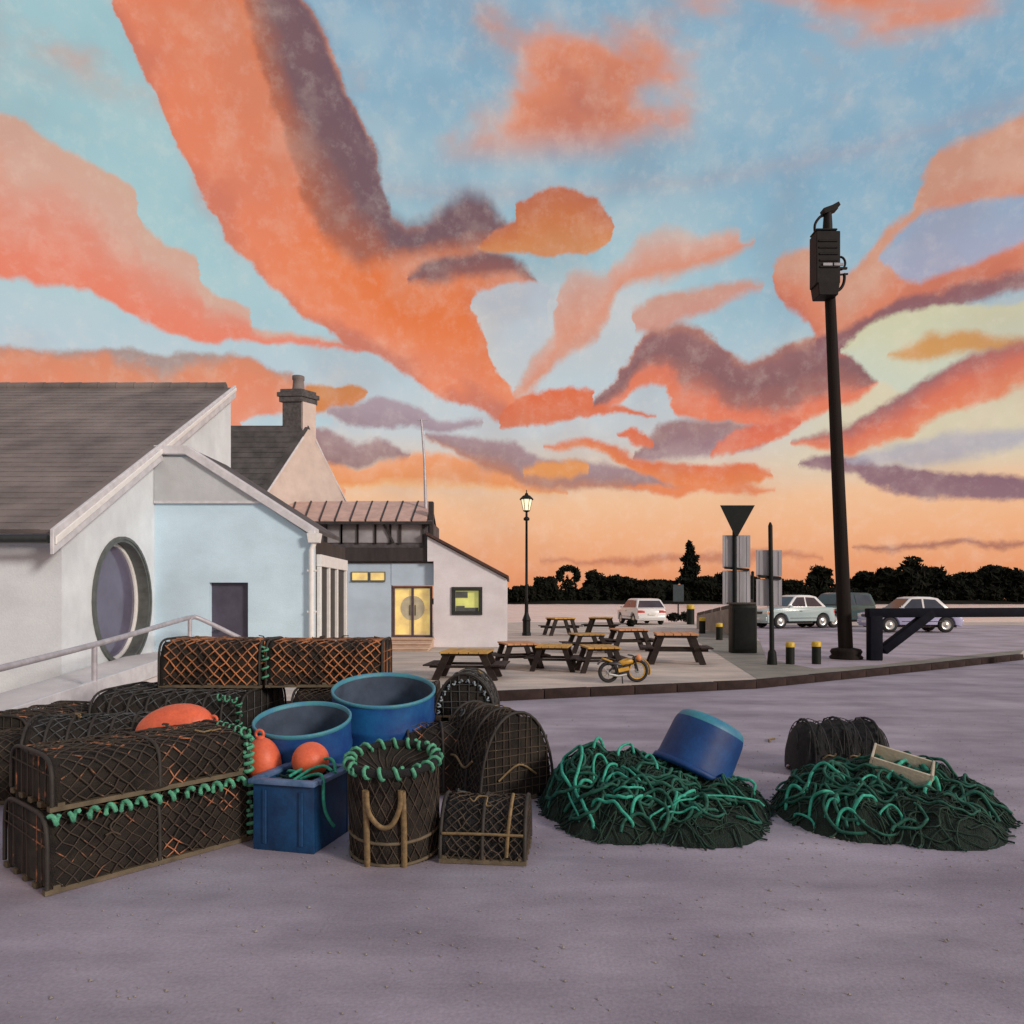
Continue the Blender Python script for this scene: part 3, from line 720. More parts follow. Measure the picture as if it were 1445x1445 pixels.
# annex
AY = 14.24
AX = xat(440, AY)
def ax(X, Y, dy=0.0): return (xat(X, AY), AY + dy, zat(Y, AY))
an = MB()
zt = zat(642, AY)
dl, dr_, dt = xat(295, AY), xat(350, AY), zat(822, AY)    # door opening
for poly in ([(HX, AY, ZP), (dl, AY, ZP), (dl, AY, zat(655, AY)), (xat(262, AY), AY, zt), (HX, AY, zt)],):
    pass
tl = [(HX + 0.001, AY, ZP), (dl, AY, ZP), (dl, AY, dt), (dr_, AY, dt), (dr_, AY, ZP), (AX, AY, ZP), (AX, AY, zat(757, AY)), (xat(265, AY), AY, zt), (HX + 0.001, AY, zt)]
an.prism(tl, (0, 0, 0), (0, 0.28, 0))
an.build('annex_wall', M['shade_blue_white'], wh, True)
up = MB()
up.prism([ax(219, 708), ax(372, 708), ax(356, 699), ax(268, 646), ax(219, 644)], (0, -0.045, 0), (0, -0.002, 0))
up.build('gable_panel', M['panel'], wh, True)
st_ = MB()
st_.bar(ax(219, 709, -0.03), ax(386, 709, -0.03), 0.07, 0.05)
st_.build('string_course', M['barge'], wh, True)
cop = MB()
c1, c2, c3 = Vector(ax(221, 634, -0.02)), Vector(ax(266, 634, -0.02)), Vector(ax(447, 750, -0.02))
prof = [c1 + Vector((0, 0, .05)), c2 + Vector((0.02, 0, .05)), c3 + Vector((0, 0, .05)), c3 - Vector((0, 0, .13)), c2 - Vector((0.02, 0, .12)), c1 - Vector((0, 0, .12))]
cop.prism(prof, (0, -0.12, 0), (0, 0.2, 0))
cop.build('verge', M['barge'], wh, True, bevel=0.012, seg=1)
arf = MB()
e1, e2, e0 = Vector(ax(266, 634)), Vector(ax(447, 750)), Vector(ax(219, 634))
arf.prism([e2 + Vector((0, .2, -.04)), e1 + Vector((0, .2, -.04)), e1 + Vector((0, 1.9, -.04)), e2 + Vector((0, 1.9, -.04))], (0, 0, 0), (0, 0, 0.08))
arf.prism([e1 + Vector((0, .2, -.04)), e0 + Vector((0, .2, -.04)), e0 + Vector((0, 1.9, -.04)), e1 + Vector((0, 1.9, -.04))], (0, 0, 0), (0, 0, 0.08))
arf.build('annex_roof', M['slate_dark'], wh, True)
sw = MB().prism([(AX, AY + 0.285, ZP), (AX, 17.1, ZP), (AX, 17.1, zat(757, AY) - 0.03), (AX, AY + 0.285, zat(757, AY) - 0.03)], (0, 0, 0), (-0.22, 0, 0))
sw.build('side_wall', M['dark_wood'], wh, True)
bw = MB().box((-5.45, 17.0, 1.4), (2.6, 0.15, 2.7)); bw.build('rear_wall', M['white'], wh, True)
dr = MB().box(((dl + dr_) / 2, AY + 0.16, (dt + ZP) / 2), (dr_ - dl, 0.06, dt - ZP - .004))
dro = dr.build('door', M['violet_door'], wh, True)
hb = MB().tube([(dl + 0.08, AY + 0.12, 1.12), (dl + 0.08, AY + 0.06, 1.12), (dl + 0.2, AY + 0.06, 1.12)], 0.012, 6)
hb.build('handle', M['frame_dark'], dro, True)
# downpipe with hopper at the corner
dp = MB()
px = AX + 0.02
dp.tube([(px, AY - 0.09, ZP + 0.06), (px, AY - 0.09, 2.72)], 0.055, 10)
dp.tube([(px, AY - 0.09, 2.70), (px + 0.06, AY - 0.09, 2.86), (px + 0.09, AY - 0.09, 3.02)], 0.05, 8)
dp.box((px + 0.06, AY - 0.1, 2.93), (0.2, 0.16, 0.18), top=1.25)
for z in (0.7, 1.5, 2.3): dp.box((px, AY - 0.07, z), (0.16, 0.1, 0.035))
dp.build('downpipe', M['whitepaint'], wh, True)
# glazed side screen, white posts
sc_ = MB()
ys = [14.62, 15.32, 16.02, 16.86]
zt_ = 2.42
for y in ys: sc_.box((AX + 0.045, y, (zt_ + ZP) / 2), (0.085, 0.085, zt_ - ZP))
sc_.box((AX + 0.05, (ys[0] + ys[-1]) / 2, zt_ + 0.10), (0.10, ys[-1] - ys[0] + 0.12, 0.24))
sco = sc_.build('glazed_screen', M['whitepaint'], wh, True, bevel=0.006, seg=1)
for y0, y1 in zip(ys[:-1], ys[1:]):
    MB().box((AX + 0.02, (y0 + y1) / 2, (zt_ + ZP) / 2 - .01), (0.02, y1 - y0 - 0.09, zt_ - ZP - .03)).build('pane', M['dark_pane'], sco, True)

# ---- house with a chimney behind
hc = thing('chimney_house', 'slate roofed house with pinkish gable and tall dark sided chimney behind white annex', 'house', (-8, 27, 0))
g0, g1 = P(368, 708, 25.0), P(489, 712, 28.0)
ap = P(436, 606, 26.5)
b = MB()
gA = [Vector((g0.x, g0.y, ZP)), Vector((g1.x, g1.y, ZP)), g1, ap + Vector((0.10, .1, 0)), ap - Vector((0.10, .1, 0)), g0]
b.prism(gA, (0, 0, 0), (-0.35, 0.05, 0))
b.build('wall', M['gable_pink'], hc, True)
R0, E0 = ap + Vector((-.02, 0, 0.02)), g0 + Vector((0.0, -0.10, -0.06))
Lx = Vector((-9.0, 0, 0))
r1 = MB(); nn_ = (E0 - R0).cross(Lx).normalized()
if nn_.z < 0: nn_ = -nn_
r1.prism([E0, R0, R0 + Lx, E0 + Lx], (0, 0, 0), nn_ * 0.1)
E1 = g1 + Vector((0.0, 0.1, -0.05))
r1.prism([R0, E1, E1 + Lx, R0 + Lx], (0, 0, 0.02), (0, 0, 0.12))
r1o = r1.build('roof', M['slate_dark'], hc, True)
slate_rows(E0 + nn_ * 0.09 + Lx, -Lx - Vector((0.2, 0, 0)), R0 - E0, 34, 14).build('slates', M['slate_dark'], r1o, True, kind='stuff')
fw_ = MB().box((g0.x - 4.6, g0.y + 0.1, (g0.z + ZP) / 2 - .1), (9.0, 0.25, g0.z - ZP - .2)); fw_.build('front_wall', M['white'], hc, True)
vg = MB()
vg.bar(E0 + Vector((.05, 0, .06)), E0.lerp(R0, .86) + Vector((.05, 0, .06)), 0.06, 0.06)
vg.bar(R0.lerp(E1, .16) + Vector((.03, 0, .04)), E1 + Vector((.03, 0, .04)), 0.04, 0.05)
vg.build('verge', M['barge'], hc, True)
# chimney stack: flank shade put into the dark colour, cream render on lit gable side
cD = 26.95
def on_gable(X):        # point of the gable plane seen in photo column X
    k_ = (X - CX) / F; d_ = g1 - g0
    s_ = (k_ * g0.y - g0.x) / (d_.x - k_ * d_.y)
    return g0 + d_ * s_
c1_, c2_ = on_gable(427), on_gable(445.5)
c1_ = c1_ + Vector((-.06, .02, 0)); c2_ = c2_ + Vector((-.06, .02, 0))
c0 = c1_ + Vector((-.70, .05, 0))
zt0, zb0 = zat(566, 26.4), zat(650, 26.4)
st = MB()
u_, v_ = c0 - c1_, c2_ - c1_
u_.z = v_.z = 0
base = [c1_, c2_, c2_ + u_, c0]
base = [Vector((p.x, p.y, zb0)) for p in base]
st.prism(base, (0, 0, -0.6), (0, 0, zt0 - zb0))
ch = st.build('chimney', M['shade_brick'], r1o, True, bevel=0.01, seg=1)
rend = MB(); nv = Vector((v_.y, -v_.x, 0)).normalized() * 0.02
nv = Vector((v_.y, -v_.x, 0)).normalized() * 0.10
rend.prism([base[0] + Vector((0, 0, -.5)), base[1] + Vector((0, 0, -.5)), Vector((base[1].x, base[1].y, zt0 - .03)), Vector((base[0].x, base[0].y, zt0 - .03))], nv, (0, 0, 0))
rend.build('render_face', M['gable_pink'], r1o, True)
cc = (base[0] + base[2]) / 2
def ringbox(b, k, z0, z1):
    q = [cc + (p - cc) * k for p in base]
    b.prism([Vector((p.x, p.y, z0)) for p in q], (0, 0, 0), (0, 0, z1 - z0))
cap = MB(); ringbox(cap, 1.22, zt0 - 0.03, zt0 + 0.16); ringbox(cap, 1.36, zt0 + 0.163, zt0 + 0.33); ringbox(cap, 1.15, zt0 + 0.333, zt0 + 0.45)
cap.build('chimney_cap', M['shade_brick'], r1o, True, bevel=0.015, seg=1)
pot = MB(); pz_ = zt0 + 0.45
pot.lathe([(0.24, 0), (0.21, .1), (0.19, .35), (0.22, .4), (0.22, .52), (0.15, .53), (.13, .1)], 16, Matrix.Translation((cc.x, cc.y, pz_)))
pot.build('chimney_pot', M['slate'], r1o, True)

# ---- harbour building with lit doors
BY = 24.5
hb_ = thing('harbour_building', 'low white building with pink roof, lit yellow double doors and sloping wing', 'building', (-2.5, BY, ZP))
def bx(X, Y, dy=0.0): return Vector((xat(X, BY), BY + dy, zat(Y, BY)))
xl = xat(440, BY)
b = MB()
b.prism([Vector((xl, BY, ZP)), Vector((xat(552, BY), BY, ZP)), bx(552, 790), Vector((xl, BY, zat(790, BY)))], (0, 0, 0), (0, 0.3, 0))
b.build('wall', M['grey_blue'], hb_, True)
b = MB()
b.prism([bx(552.3, 826), bx(612, 826), bx(612, 790), bx(552.3, 790)], (0, -0.02, 0), (0, 0.3, 0))
b.build('lintel_wall', M['grey_blue'], hb_, True)
# clad clerestory storey
b = MB()
z0, z1 = zat(795, BY), zat(733, BY)
b.box(((xat(425, BY) + xat(606, BY)) / 2, BY + 1.6, (z0 + z1) / 2), (xat(606, BY) - xat(425, BY), 3.3, z1 - z0))
b.build('clad_storey', M['clad'], hb_, True)
b = MB(); b.box(((xat(432, BY) + xat(603, BY)) / 2, BY - 0.10, zat(783, BY)), (xat(603, BY) - xat(432, BY), 0.16, 0.46))
b.build('fascia', M['dark_wood'], hb_, True, bevel=0.01, seg=1)
for xa, xb in ((463, 482), (484, 504), (507, 529), (532, 550), (553, 563), (567, 596)):
    q = MB(); q.box(((xat(xa, BY) + xat(xb, BY)) / 2, BY - 0.06, zat(752, BY)), (xat(xb, BY) - xat(xa, BY), 0.04, zat(738, BY) - zat(766, BY)))
    w = q.build('window', M['grey_glass'], hb_, True)
    for X in (xa - 1.0, xb + 1.0): MB().box((xat(X, BY), BY - 0.085, zat(752, BY)), (0.05, 0.09, zat(736, BY) - zat(767, BY))).build('mullion', M['dark_wood'], w, True)
br = MB().bar(bx(541, 738, -0.12), bx(556, 766, -0.12), 0.07, 0.06, up=(0, 1, 0)); br.build('diagonal_brace', M['dark_wood'], hb_, True)
MB().box((xat(608, BY), BY + 0.1, (zat(708, BY) + zat(795, BY)) / 2), (0.16, 0.3, zat(708, BY) - zat(795, BY))).build('corner_post', M['dark_wood'], hb_, True)
# pink roof of single sheets
ye_, yr_ = BY - 0.35, BY + 1.7
ze_, zr_ = zat(735, ye_), zat(708, yr_)
npan = 10
rbase = MB(); rbase.prism([(xat(392, ye_), ye_ + .05, ze_ - .05), (xat(610, ye_), ye_ + .05, ze_ - .05), (xat(610, yr_) + .0, yr_, zr_ - .05), (xat(392, yr_), yr_, zr_ - .05)], (0, 0, -0.06), (0, 0, 0))
rbase.prism([(xat(392, yr_), yr_, zr_ - .06), (xat(610, yr_), yr_, zr_ - .06), (xat(610, yr_), yr_ + 2.2, ze_ - .2), (xat(392, yr_), yr_ + 2.2, ze_ - .2)], (0, 0, -.06), (0, 0, 0))
rb = rbase.build('roof', M['clad'], hb_, True)
for i in range(npan):
    a, c = 394 + i * 21.6, 394 + (i + 1) * 21.6 - 1.6
    k = random.uniform(-.008, .02)
    q = MB(); sk = 7
    q.prism([(xat(a - sk, ye_), ye_, ze_ - .045), (xat(c - sk, ye_), ye_, ze_ - .045), (xat(c + sk * .4, yr_), yr_, zr_ - .045), (xat(a + sk * .4, yr_), yr_, zr_ - .045)], (0, 0, 0), (0, -0.02, 0.05 + k))
    q.build('roof_sheet', M['tile_pink'], hb_, True, bevel=0.012, seg=1)
    if i:
        s2 = MB().bar((xat(a - sk - .8, ye_), ye_ - .02, ze_ + .01), (xat(a + sk * .4 - .8, yr_), yr_, zr_ + .01), 0.05, 0.06)
        s2.build('roof_seam', M['dark_wood'], rb, True)
MB().bar((xat(392, ye_), ye_ - .03, ze_ - .07), (xat(611, ye_), ye_ - .03, ze_ - .07), 0.07, 0.09).build('gutter', M['dark_wood'], hb_, True)
ms = MB(); m0 = P(601, 712, BY + 0.9)
ms.tube([m0 + Vector((0, 0, -.3)), P(599, 650, BY + .9), P(594.5, 592, BY + .9)], 0.05, 8, rs=[0.06, 0.045, 0.035])
ms.bar(P(589, 593, BY + .9), P(604, 593, BY + .9), 0.03, 0.03)
ms.build('mast', M['rail'], hb_, True)
# sloping wing
WY = BY - 0.32
def wx(X, Y, dy=0.0): return Vector((xat(X, WY), WY + dy, zat(Y, WY)))
wgl, wgr = xat(612, WY), xat(715, WY)
b = MB()
w0, w1, wt, wb = xat(639, WY), xat(679, WY), zat(830, WY), zat(866, WY)
zs = lambda X: zat(757 + (X - 603) * (817 - 757) / 112.0, WY)
b.prism([Vector((wgl, WY, ZP)), Vector((w0, WY, ZP)), wx(639, 0).xy.to_3d() + Vector((0, 0, zs(639))), Vector((wgl, WY, zs(612))), ], (0, 0, 0), (0, 0.3, 0))
b.prism([wx(603, 792), Vector((wgl - .001, WY, zat(792, WY))), Vector((wgl - .001, WY, zs(612))), Vector((xat(603, WY), WY, zs(603)))], (0, 0, 0), (0, 0.3, 0))
b.prism([Vector((w1, WY, ZP)), Vector((wgr, WY, ZP)), Vector((wgr, WY, zs(715))), Vector((w1, WY, zs(679)))], (0, 0, 0), (0, 0.3, 0))
b.prism([Vector((w0, WY, ZP)), Vector((w1, WY, ZP)), Vector((w1, WY, wb)), Vector((w0, WY, wb))], (0, 0, 0), (0, 0.3, 0))
b.prism([Vector((w0, WY, wt)), Vector((w1, WY, wt)), Vector((w1, WY, zs(679))), Vector((w0, WY, zs(639)))], (0, 0, 0), (0, 0.3, 0))
b.prism([Vector((wgr, WY + .302, ZP)), Vector((wgr, WY + 4.5, ZP)), Vector((wgr, WY + 4.5, zs(715))), Vector((wgr, WY + .302, zs(715)))], (0, 0, 0), (-0.25, 0, 0))
b.prism([Vector((wgl, WY + .302, ZP)), Vector((wgl, WY + 4.5, ZP)), Vector((wgl, WY + 4.5, zs(612))), Vector((wgl, WY + .302, zs(612)))], (0, 0, 0), (0.25, 0, 0))
b.build('wing_wall', M['pink_render'], hb_, True)
v0, v1 = Vector((xat(601, WY), WY, zs(601) + .03)), Vector((xat(718, WY), WY, zs(718) + .03))
vr = MB().prism([v0, v1, v1 + Vector((0, 0, .11)), v0 + Vector((0, 0, .11))], (0, -0.12, 0), (0, 4.7, 0))
vr.build('wing_roof', M['tile_edge'], hb_, True, bevel=0.012, seg=1)
wf = MB()
t_ = 0.085
for (xa, xb, za, zb) in ((w0 - .04, w1 + .04, wt - t_, wt + .04), (w0 - .04, w1 + .04, wb - .04, wb + t_), (w0 - .04, w0 + t_, wb + t_, wt - t_), (w1 - t_, w1 + .04, wb + t_, wt - t_)):
    wf.box(((xa + xb) / 2, WY - 0.01, (za + zb) / 2), (xb - xa, 0.10, zb - za))
wfo = wf.build('window', M['frame_dark'], hb_, True, bevel=0.008, seg=1)
MB().box(((w0 + w1) / 2, WY + 0.08, (wt + wb) / 2), (w1 - w0 - .01, 0.02, wt - wb - .01)).build('pane', M['lit_green'], wfo, True)
q = MB()
q.box((w0 + 0.29, WY + 0.055, wt - 0.22), (0.40, 0.03, 0.20)); q.box(((w0 + w1) / 2, WY + 0.055, wb + 0.14), (w1 - w0 - .2, 0.03, 0.12))
q.box((w0 + 0.25, WY + 0.057, wb + 0.22), (0.28, 0.03, 0.08))
q.build('silhouette', M['ring'], wfo, True)
# small high windows
for xa, xb in ((497, 519.5), (523, 543)):
    q = MB(); q.box(((xat(xa, BY) + xat(xb, BY)) / 2, BY - 0.015, zat(813.5, BY)), (xat(xb, BY) - xat(xa, BY), 0.03, zat(808, BY) - zat(819, BY)))
    w = q.build('window', M['lit_yellow'], hb_, True)
    f_ = MB()
    xA, xB = xat(xa, BY), xat(xb, BY)
    f_.box(((xA + xB) / 2, BY - 0.035, zat(819.8, BY)), (xB - xA + .04, 0.08, 0.045))
    f_.box(((xA + xB) / 2, BY - 0.02, zat(807.4, BY)), (xB - xA + .04, 0.05, 0.025))
    f_.box((xA - .01, BY - 0.02, zat(813.5, BY)), (0.03, 0.05, 0.26)); f_.box((xB + .01, BY - 0.02, zat(813.5, BY)), (0.03, 0.05, 0.26))
    f_.build('frame', M['ring'], w, True)
# double door
DY = BY + 0.08
x0, x1, xm = xat(553.5, BY), xat(610, BY), xat(582, BY)
zd0, zd1 = zat(899, BY), zat(827, BY)
f_ = MB()
for xx in (x0 + .04, xm, x1 - .04): f_.box((xx, DY - .04, (zd0 + zd1) / 2), (0.08, 0.09, zd1 - zd0))
f_.box(((x0 + x1) / 2, DY - .045, zd1 - .04), (x1 - x0, 0.10, 0.08)); f_.box(((x0 + x1) / 2, DY - .045, zd0 + .03), (x1 - x0, 0.10, 0.06))
f_.build('door_frame', M['door_frame'], hb_, True, bevel=0.006, seg=1)
zc = zat(858, BY); rr = xat(604, BY) - xm - .12
for sgn in (-1, 1):
    xa, xb = (x0 + .085, xm - .045) if sgn < 0 else (xm + .045, x1 - .085)
    d_ = MB().box(((xa + xb) / 2, DY, (zd0 + zd1) / 2), (xb - xa, 0.03, zd1 - zd0 - .16)).build('door', M['lit_yellow'], hb_, True)
    arc = [(xm + sgn * 0.05, DY - .018, zc - rr)] + [(xm + sgn * (0.05 + (rr - .05) * math.sin(PI * k / 14)), DY - .018, zc - rr * math.cos(PI * k / 14)) for k in range(1, 14)] + [(xm + sgn * .05, DY - .018, zc + rr)]
    MB().prism(arc, (0, 0, 0), (0, -0.01, 0)).build('etched_motif', M['etched'], d_, True)
    MB().tube([(xm + sgn * .09, DY - .05, zc - .25), (xm + sgn * .09, DY - .05, zc + .1)], 0.018, 6).build('handle', M['frame_dark'], d_, True)
MB().box(((x0 + x1) / 2, BY + .6, ZP + .15), (x1 - x0, 1.0, zd0 - ZP - .31)).build('threshold', M['step'], hb_, True)
for i in range(3):
    zt_i = zd0 - .005 - i * (zd0 - ZP) / 3
    q = MB().box((xat(583, BY), BY - .02 - 0.78 * (i + 0.5), (zt_i - .05 + ZP) / 2), (1.46 + .03 * i, 0.775, zt_i - .05 - ZP))
    q.box((xat(583, BY), BY - .02 - 0.78 * (i + 0.5) - .03, zt_i - .022), (1.54 + .03 * i, 0.82, .044))
    q.build('step', M['step'], hb_, True, bevel=0.008, seg=1)

# ---- ramp with its handrail beside the gable end
ra, rb_ = P(20, 1010, 8.6), P(246, 928, 12.9)
rx = -5.95
ramp = MB()
y0, y1, za, zb = 7.2, 13.1, 0.26, 0.71
ramp.prism([(rx, y0, 0.0), (rx, y1, 0.0), (rx, y1, zb), (rx, y0, za)], (0, 0, 0), (-1.02, 0, 0))
ramp.prism([(rx, y1 + .001, 0.0), (rx, 14.23, 0.0), (rx, 14.23, zb), (rx, y1 + .001, zb)], (0, 0, 0), (-1.02, 0, 0))
ro = ramp.build('ramp', M['ramp']); ro['kind'] = 'structure'
MB().prism([(rx + .001, y0, za - .16), (rx + .001, y1, zb - .16), (rx + .001, y1, zb + .10), (rx + .001, y0, za + .10)], (0, 0, 0), (.07, 0, 0)).build('ramp_edge', M['barge'], ro, bevel=0.01, seg=1)
hr = thing('handrail', 'pale metal handrail sloping past the oval window beside the ramp', 'handrail', (rx, 12, 0))
hx = rx + 0.035
q = MB(); q.tube(smooth_path([(hx, 7.3, 0.86), (hx, 10.4, 1.11), (hx, 13.0, 1.375), (hx, 13.4, 1.40), (hx + .1, 13.55, 1.38), (hx + .75, 13.75, 1.02), (hx + .95, 13.8, .9)], 5), 0.042, 10)
q.build('rail', M['rail'], hr, True)
for y, z in ((7.6, .88), (10.3, 1.10), (13.35, 1.39)):
    MB().tube([(hx, y, z - .85), (hx, y, z)], 0.038, 8).build('post', M['rail'], hr, True)

# ================================================================ street furniture
def lathe_at(b, prof, x, y, z, n=16, mi=0): return b.lathe(prof, n, Matrix.Translation((x, y, z)), mi)
# ---- lamp post
lp = G(743, 897, ZP)
t = thing('lamp_post', 'tall black iron lamp post with lit lantern, standing beyond the white wing', 'lamp post', lp)
k = lp.y / F
def hz(Y): return (897 - Y) * k
b = MB()
b.lathe([(.19, 0), (.19, .12), (.165, .16), (.165, .62), (.19, .68), (.10, .92), (.085, 1.0)], 8, smooth=False)
b.build('pedestal', M['iron'], t)
b = MB().lathe([(.085, 1.0), (.075, 1.5), (.095, 1.55), (.06, 1.62), (.05, hz(735)), (.13, hz(734)), (.13, hz(731)), (.05, hz(729)), (.045, hz(722))], 12)
b.build('column', M['iron'], t)
b = MB()
ztop, zb = hz(705), hz(721)
b.lathe([(.13, zb), (.235, ztop)], 6, smooth=False); b.disc(.13, zb, 6)
gl = b.build('lantern_glass', M['lamp_lit'], t)
b = MB()
for i in range(6):
    a = 2 * PI * i / 6
    b.bar((.135 * math.cos(a), .135 * math.sin(a), zb), (.242 * math.cos(a), .242 * math.sin(a), ztop), .022)
b.lathe([(.30, ztop - .01), (.30, ztop + .03), (.16, ztop + .17), (.09, ztop + .19), (.06, ztop + .27), (.02, ztop + .3), (.02, ztop + .4), (.001, ztop + .43)], 12, smooth=False)
b.lathe([(.05, zb - .06), (.15, zb - .01), (.15, zb + .02)], 6, smooth=False)
b.build('lantern_frame', M['iron'], t)

# ---- tall leaning pole with gear at its head
b0 = G(1194, 930, ZP); kd = b0.y
tp = P(1166, 300, kd)
t = thing('utility_pole', 'very tall dark utility pole leaning left with equipment at its top', 'utility pole', b0)
ax_ = (tp - b0)
def on(Y, dx=0.0, dy=0.0):          # point on the pole axis at photo row Y, moved dx pixels right
    f = (930 - Y) / 630.0
    return ax_ * f + Vector((dx * kd / F, dy, 0))
b = MB(); b.tube([on(930), on(800), on(600), on(420), on(345)], .15, 14, rs=[.185, .175, .155, .135, .12]); b.build('pole', M['pole_wood'], t)
b = MB(); b.lathe([(.40, 0), (.42, .06), (.36, .12), (.40, .2), (.36, .27), (.22, .30)], 16); b.build('base_flange', M['pole_wood'], t)
b = MB(); c = on(372, -9, -.16); b.box(c, (.62, .46, 1.36)); 
b.box(on(332, -8, -.12), (.56, .42, .05)); b.box(on(415, -10, -.14), (.50, .44, .34), top=1.15)
for i in range(5): b.box(on(350 + i * 9, -9, -.40), (.5, .03, .06))
b.build('equipment_box', M['pole_metal'], t, bevel=.02, seg=1)
b = MB(); b.tube([on(335, 0), on(318, 1), on(300, 2)], .1, 10, rs=[.13, .12, .10]); b.box(on(297, 4), (.36, .24, .14), rot('Y', -.35)); b.box(on(293, 10), (.30, .2, .10), rot('Y', -.5))
b.build('pole_head', M['pole_metal'], t)
b = MB(); b.tube(smooth_path([on(332, -17), on(318, -17), on(308, -11), on(302, -3)], 5), .035, 8); b.build('hoop', M['pole_metal'], t)
def hoop_pts(cX, cY, rx_, rz2, a0, a1, n=14): return [on(cY, 0) + Vector(((cX + rx_ * math.cos(a0 + (a1 - a0) * i / n)) * kd / F, -.1, (rz2 * math.sin(a0 + (a1 - a0) * i / n)) * kd / F)) for i in range(n + 1)]
b = MB(); b.tube(hoop_pts(14, 374, 7, 9, 0, 2 * PI, 18)[:-1], .03, 6, closed=True); b.build('ring', M['pole_metal'], t)
b = MB(); b.tube(hoop_pts(6, 394, 13, 19, .3, -PI / 2 - .2), .04, 8); b.bar(on(391, 2, -.1), on(389, 24, -.1), .04); b.build('cable_loop', M['pole_metal'], t)
b = MB(); b.bar(on(386, -18, -.3), on(386, 18, -.3), .06, .05); b.bar(on(400, -16, -.25), on(384, -18, -.3), .04); b.build('bracket', M['pole_metal'], t)
b = MB()
for i, (y, dx) in enumerate(((383, -11), (383, 4))): b.box(on(y, dx, -.41), (.24, .03, .07))
b.build('insulator', M['sign_back'], t)

# ---- give way sign seen from behind, with grey board
def sign_panels(t, cxp, D, xL, xR, yT, yM, yB, base, dy=.05):
    for ya, yb in ((yT, yM - 2), (yM + 2, yB)):
        q = MB()
        xa, xb = xat(xL, D), xat(xR, D)
        q.box(((xa + xb) / 2, D + dy, (zat(ya, D) + zat(yb, D)) / 2), (xb - xa, .03, zat(ya, D) - zat(yb, D)))
        for i in range(4): q.bar((xa + (xb - xa) * (i + .5) / 4, D + dy - .02, zat(ya, D) - .03), (xa + (xb - xa) * (i + .5) / 4, D + dy - .02, zat(yb, D) + .03), .02, .015, up=(0, 1, 0))
        q.build('board', M['sign_back'], t, True)
    q = MB(); q.bar((xat(xL + 2, D), D + dy - .045, zat(yM - 2, D)), (xat(xR - 2, D), D + dy - .045, zat(yM + 1, D)), .05, .07)
    q.build('bracket', M['sign_dark'], t, True)
ped = G(1051, 922, ZP); gD = ped.y + 0.75
gb = Vector((xat(1036.5, gD), gD, ZP))
t = thing('give_way_sign', 'triangular sign point down on a post above the dark cabinet, grey board below', 'road sign', gb)
b = MB(); b.tube([(xat(1037, gD), gD, ZP), (xat(1036.5, gD), gD, zat(740, gD))], .065, 10); b.build('post', M['sign_dark'], t, True)
b = MB(); b.prism([(xat(1015, gD), gD, zat(713.5, gD)), (xat(1064, gD), gD, zat(713.5, gD)), (xat(1040, gD), gD, zat(757, gD)), (xat(1036, gD), gD, zat(757, gD))], (0, -.09, 0), (0, -.065, 0))
b.build('triangle_plate', M['sign_dark'], t, True, bevel=.008, seg=1)
sign_panels(t, 1036, gD, 1021, 1060, 755, 803, 853, gb, .09)
b = MB()
pd = thing('street_cabinet', 'dark upright street cabinet at the foot of the triangular sign', 'cabinet', ped)
w = 35 * ped.y / F; h = (922 - 853) * ped.y / F
b.box((0, .2, h / 2), (w, .42, h)); b.build('body', M['bollard'], pd, bevel=.03)
b = MB(); b.box((0, .2, h + .03), (w + .08, .5, .06)); b.build('lid', M['cap_dark'], pd, bevel=.012)
b = MB(); b.box((0, -.018, h * .5), (w * .86, .02, h * .86)); b.build('door', M['sign_dark'], pd, bevel=.006, seg=1)
# thin post with board
tp0 = G(1089.5, 938, ZP); tD = tp0.y
t = thing('sign_post', 'thin dark post with rounded top carrying a grey board, beside two bollards', 'sign post', tp0)
b = MB(); b.tube([(xat(1089.5, tD), tD, ZP), (xat(1088.5, tD), tD, zat(850, tD)), (xat(1087, tD), tD, zat(742, tD)), (xat(1086.8, tD), tD, zat(737, tD))], .05, 10, rs=[.062, .052, .052, .02]); b.build('post', M['sign_dark'], t, True)
b = MB(); b.lathe([(.12, 0), (.12, .04), (.10, .30), (.07, .36)], 12); b.build('base_sleeve', M['sign_dark'], t)
sign_panels(t, 1087, tD, 1069, 1105, 776, 815, 855, tp0, .09)
p2 = G(1062, 884, ZP)
t = thing('bare_post', 'plain dark post between the two grey sign boards', 'post', p2)
b = MB(); b.tube([(0, 0, 0), (0, 0, (884 - 808) * p2.y / F)], .085, 10); b.build('shaft', M['sign_dark'], t)
b = MB(); b.lathe([(.09, 0), (.10, .04), (.001, .1)], 10, Matrix.Translation((0, 0, (884 - 808) * p2.y / F))); b.build('cap', M['sign_dark'], t)

# ---- bollards
proto = None
for X, Y0, Y1, lb in ((1115, 937, 906, 'black bollard with yellow top, left of the pair before the parked cars'),
                      (1152, 937, 905, 'black bollard with yellow top, right of the pair before the parked cars'),
                      (1015, 903, 879, 'black bollard with yellow top against the wall, nearer the cabinet'),
                      (991, 894, 871, 'black bollard with yellow top against the wall, farther from the cabinet'),
                      (974.5, 881, 853, 'black bollard with yellow top at the end of the low wall')):
    p = G(X, Y0, ZP + .004)
    if proto is None:
        proto = thing('bollard', lb, 'bollard', p, 0, 'yellow topped bollards')
        MB().lathe([(.115, 0), (.115, .44)], 14).build('post', M['bollard'], proto)
        MB().lathe([(.121, .44), (.121, .53), (.10, .565), (.001, .57)], 14).build('band', M['yellow'], proto)
        o = proto
    else: o = copy_thing(proto, lb, p, 0)
    s_ = (Y0 - Y1) * p.y / F / .57
    o.scale = (s_ * .95, s_ * .95, s_)

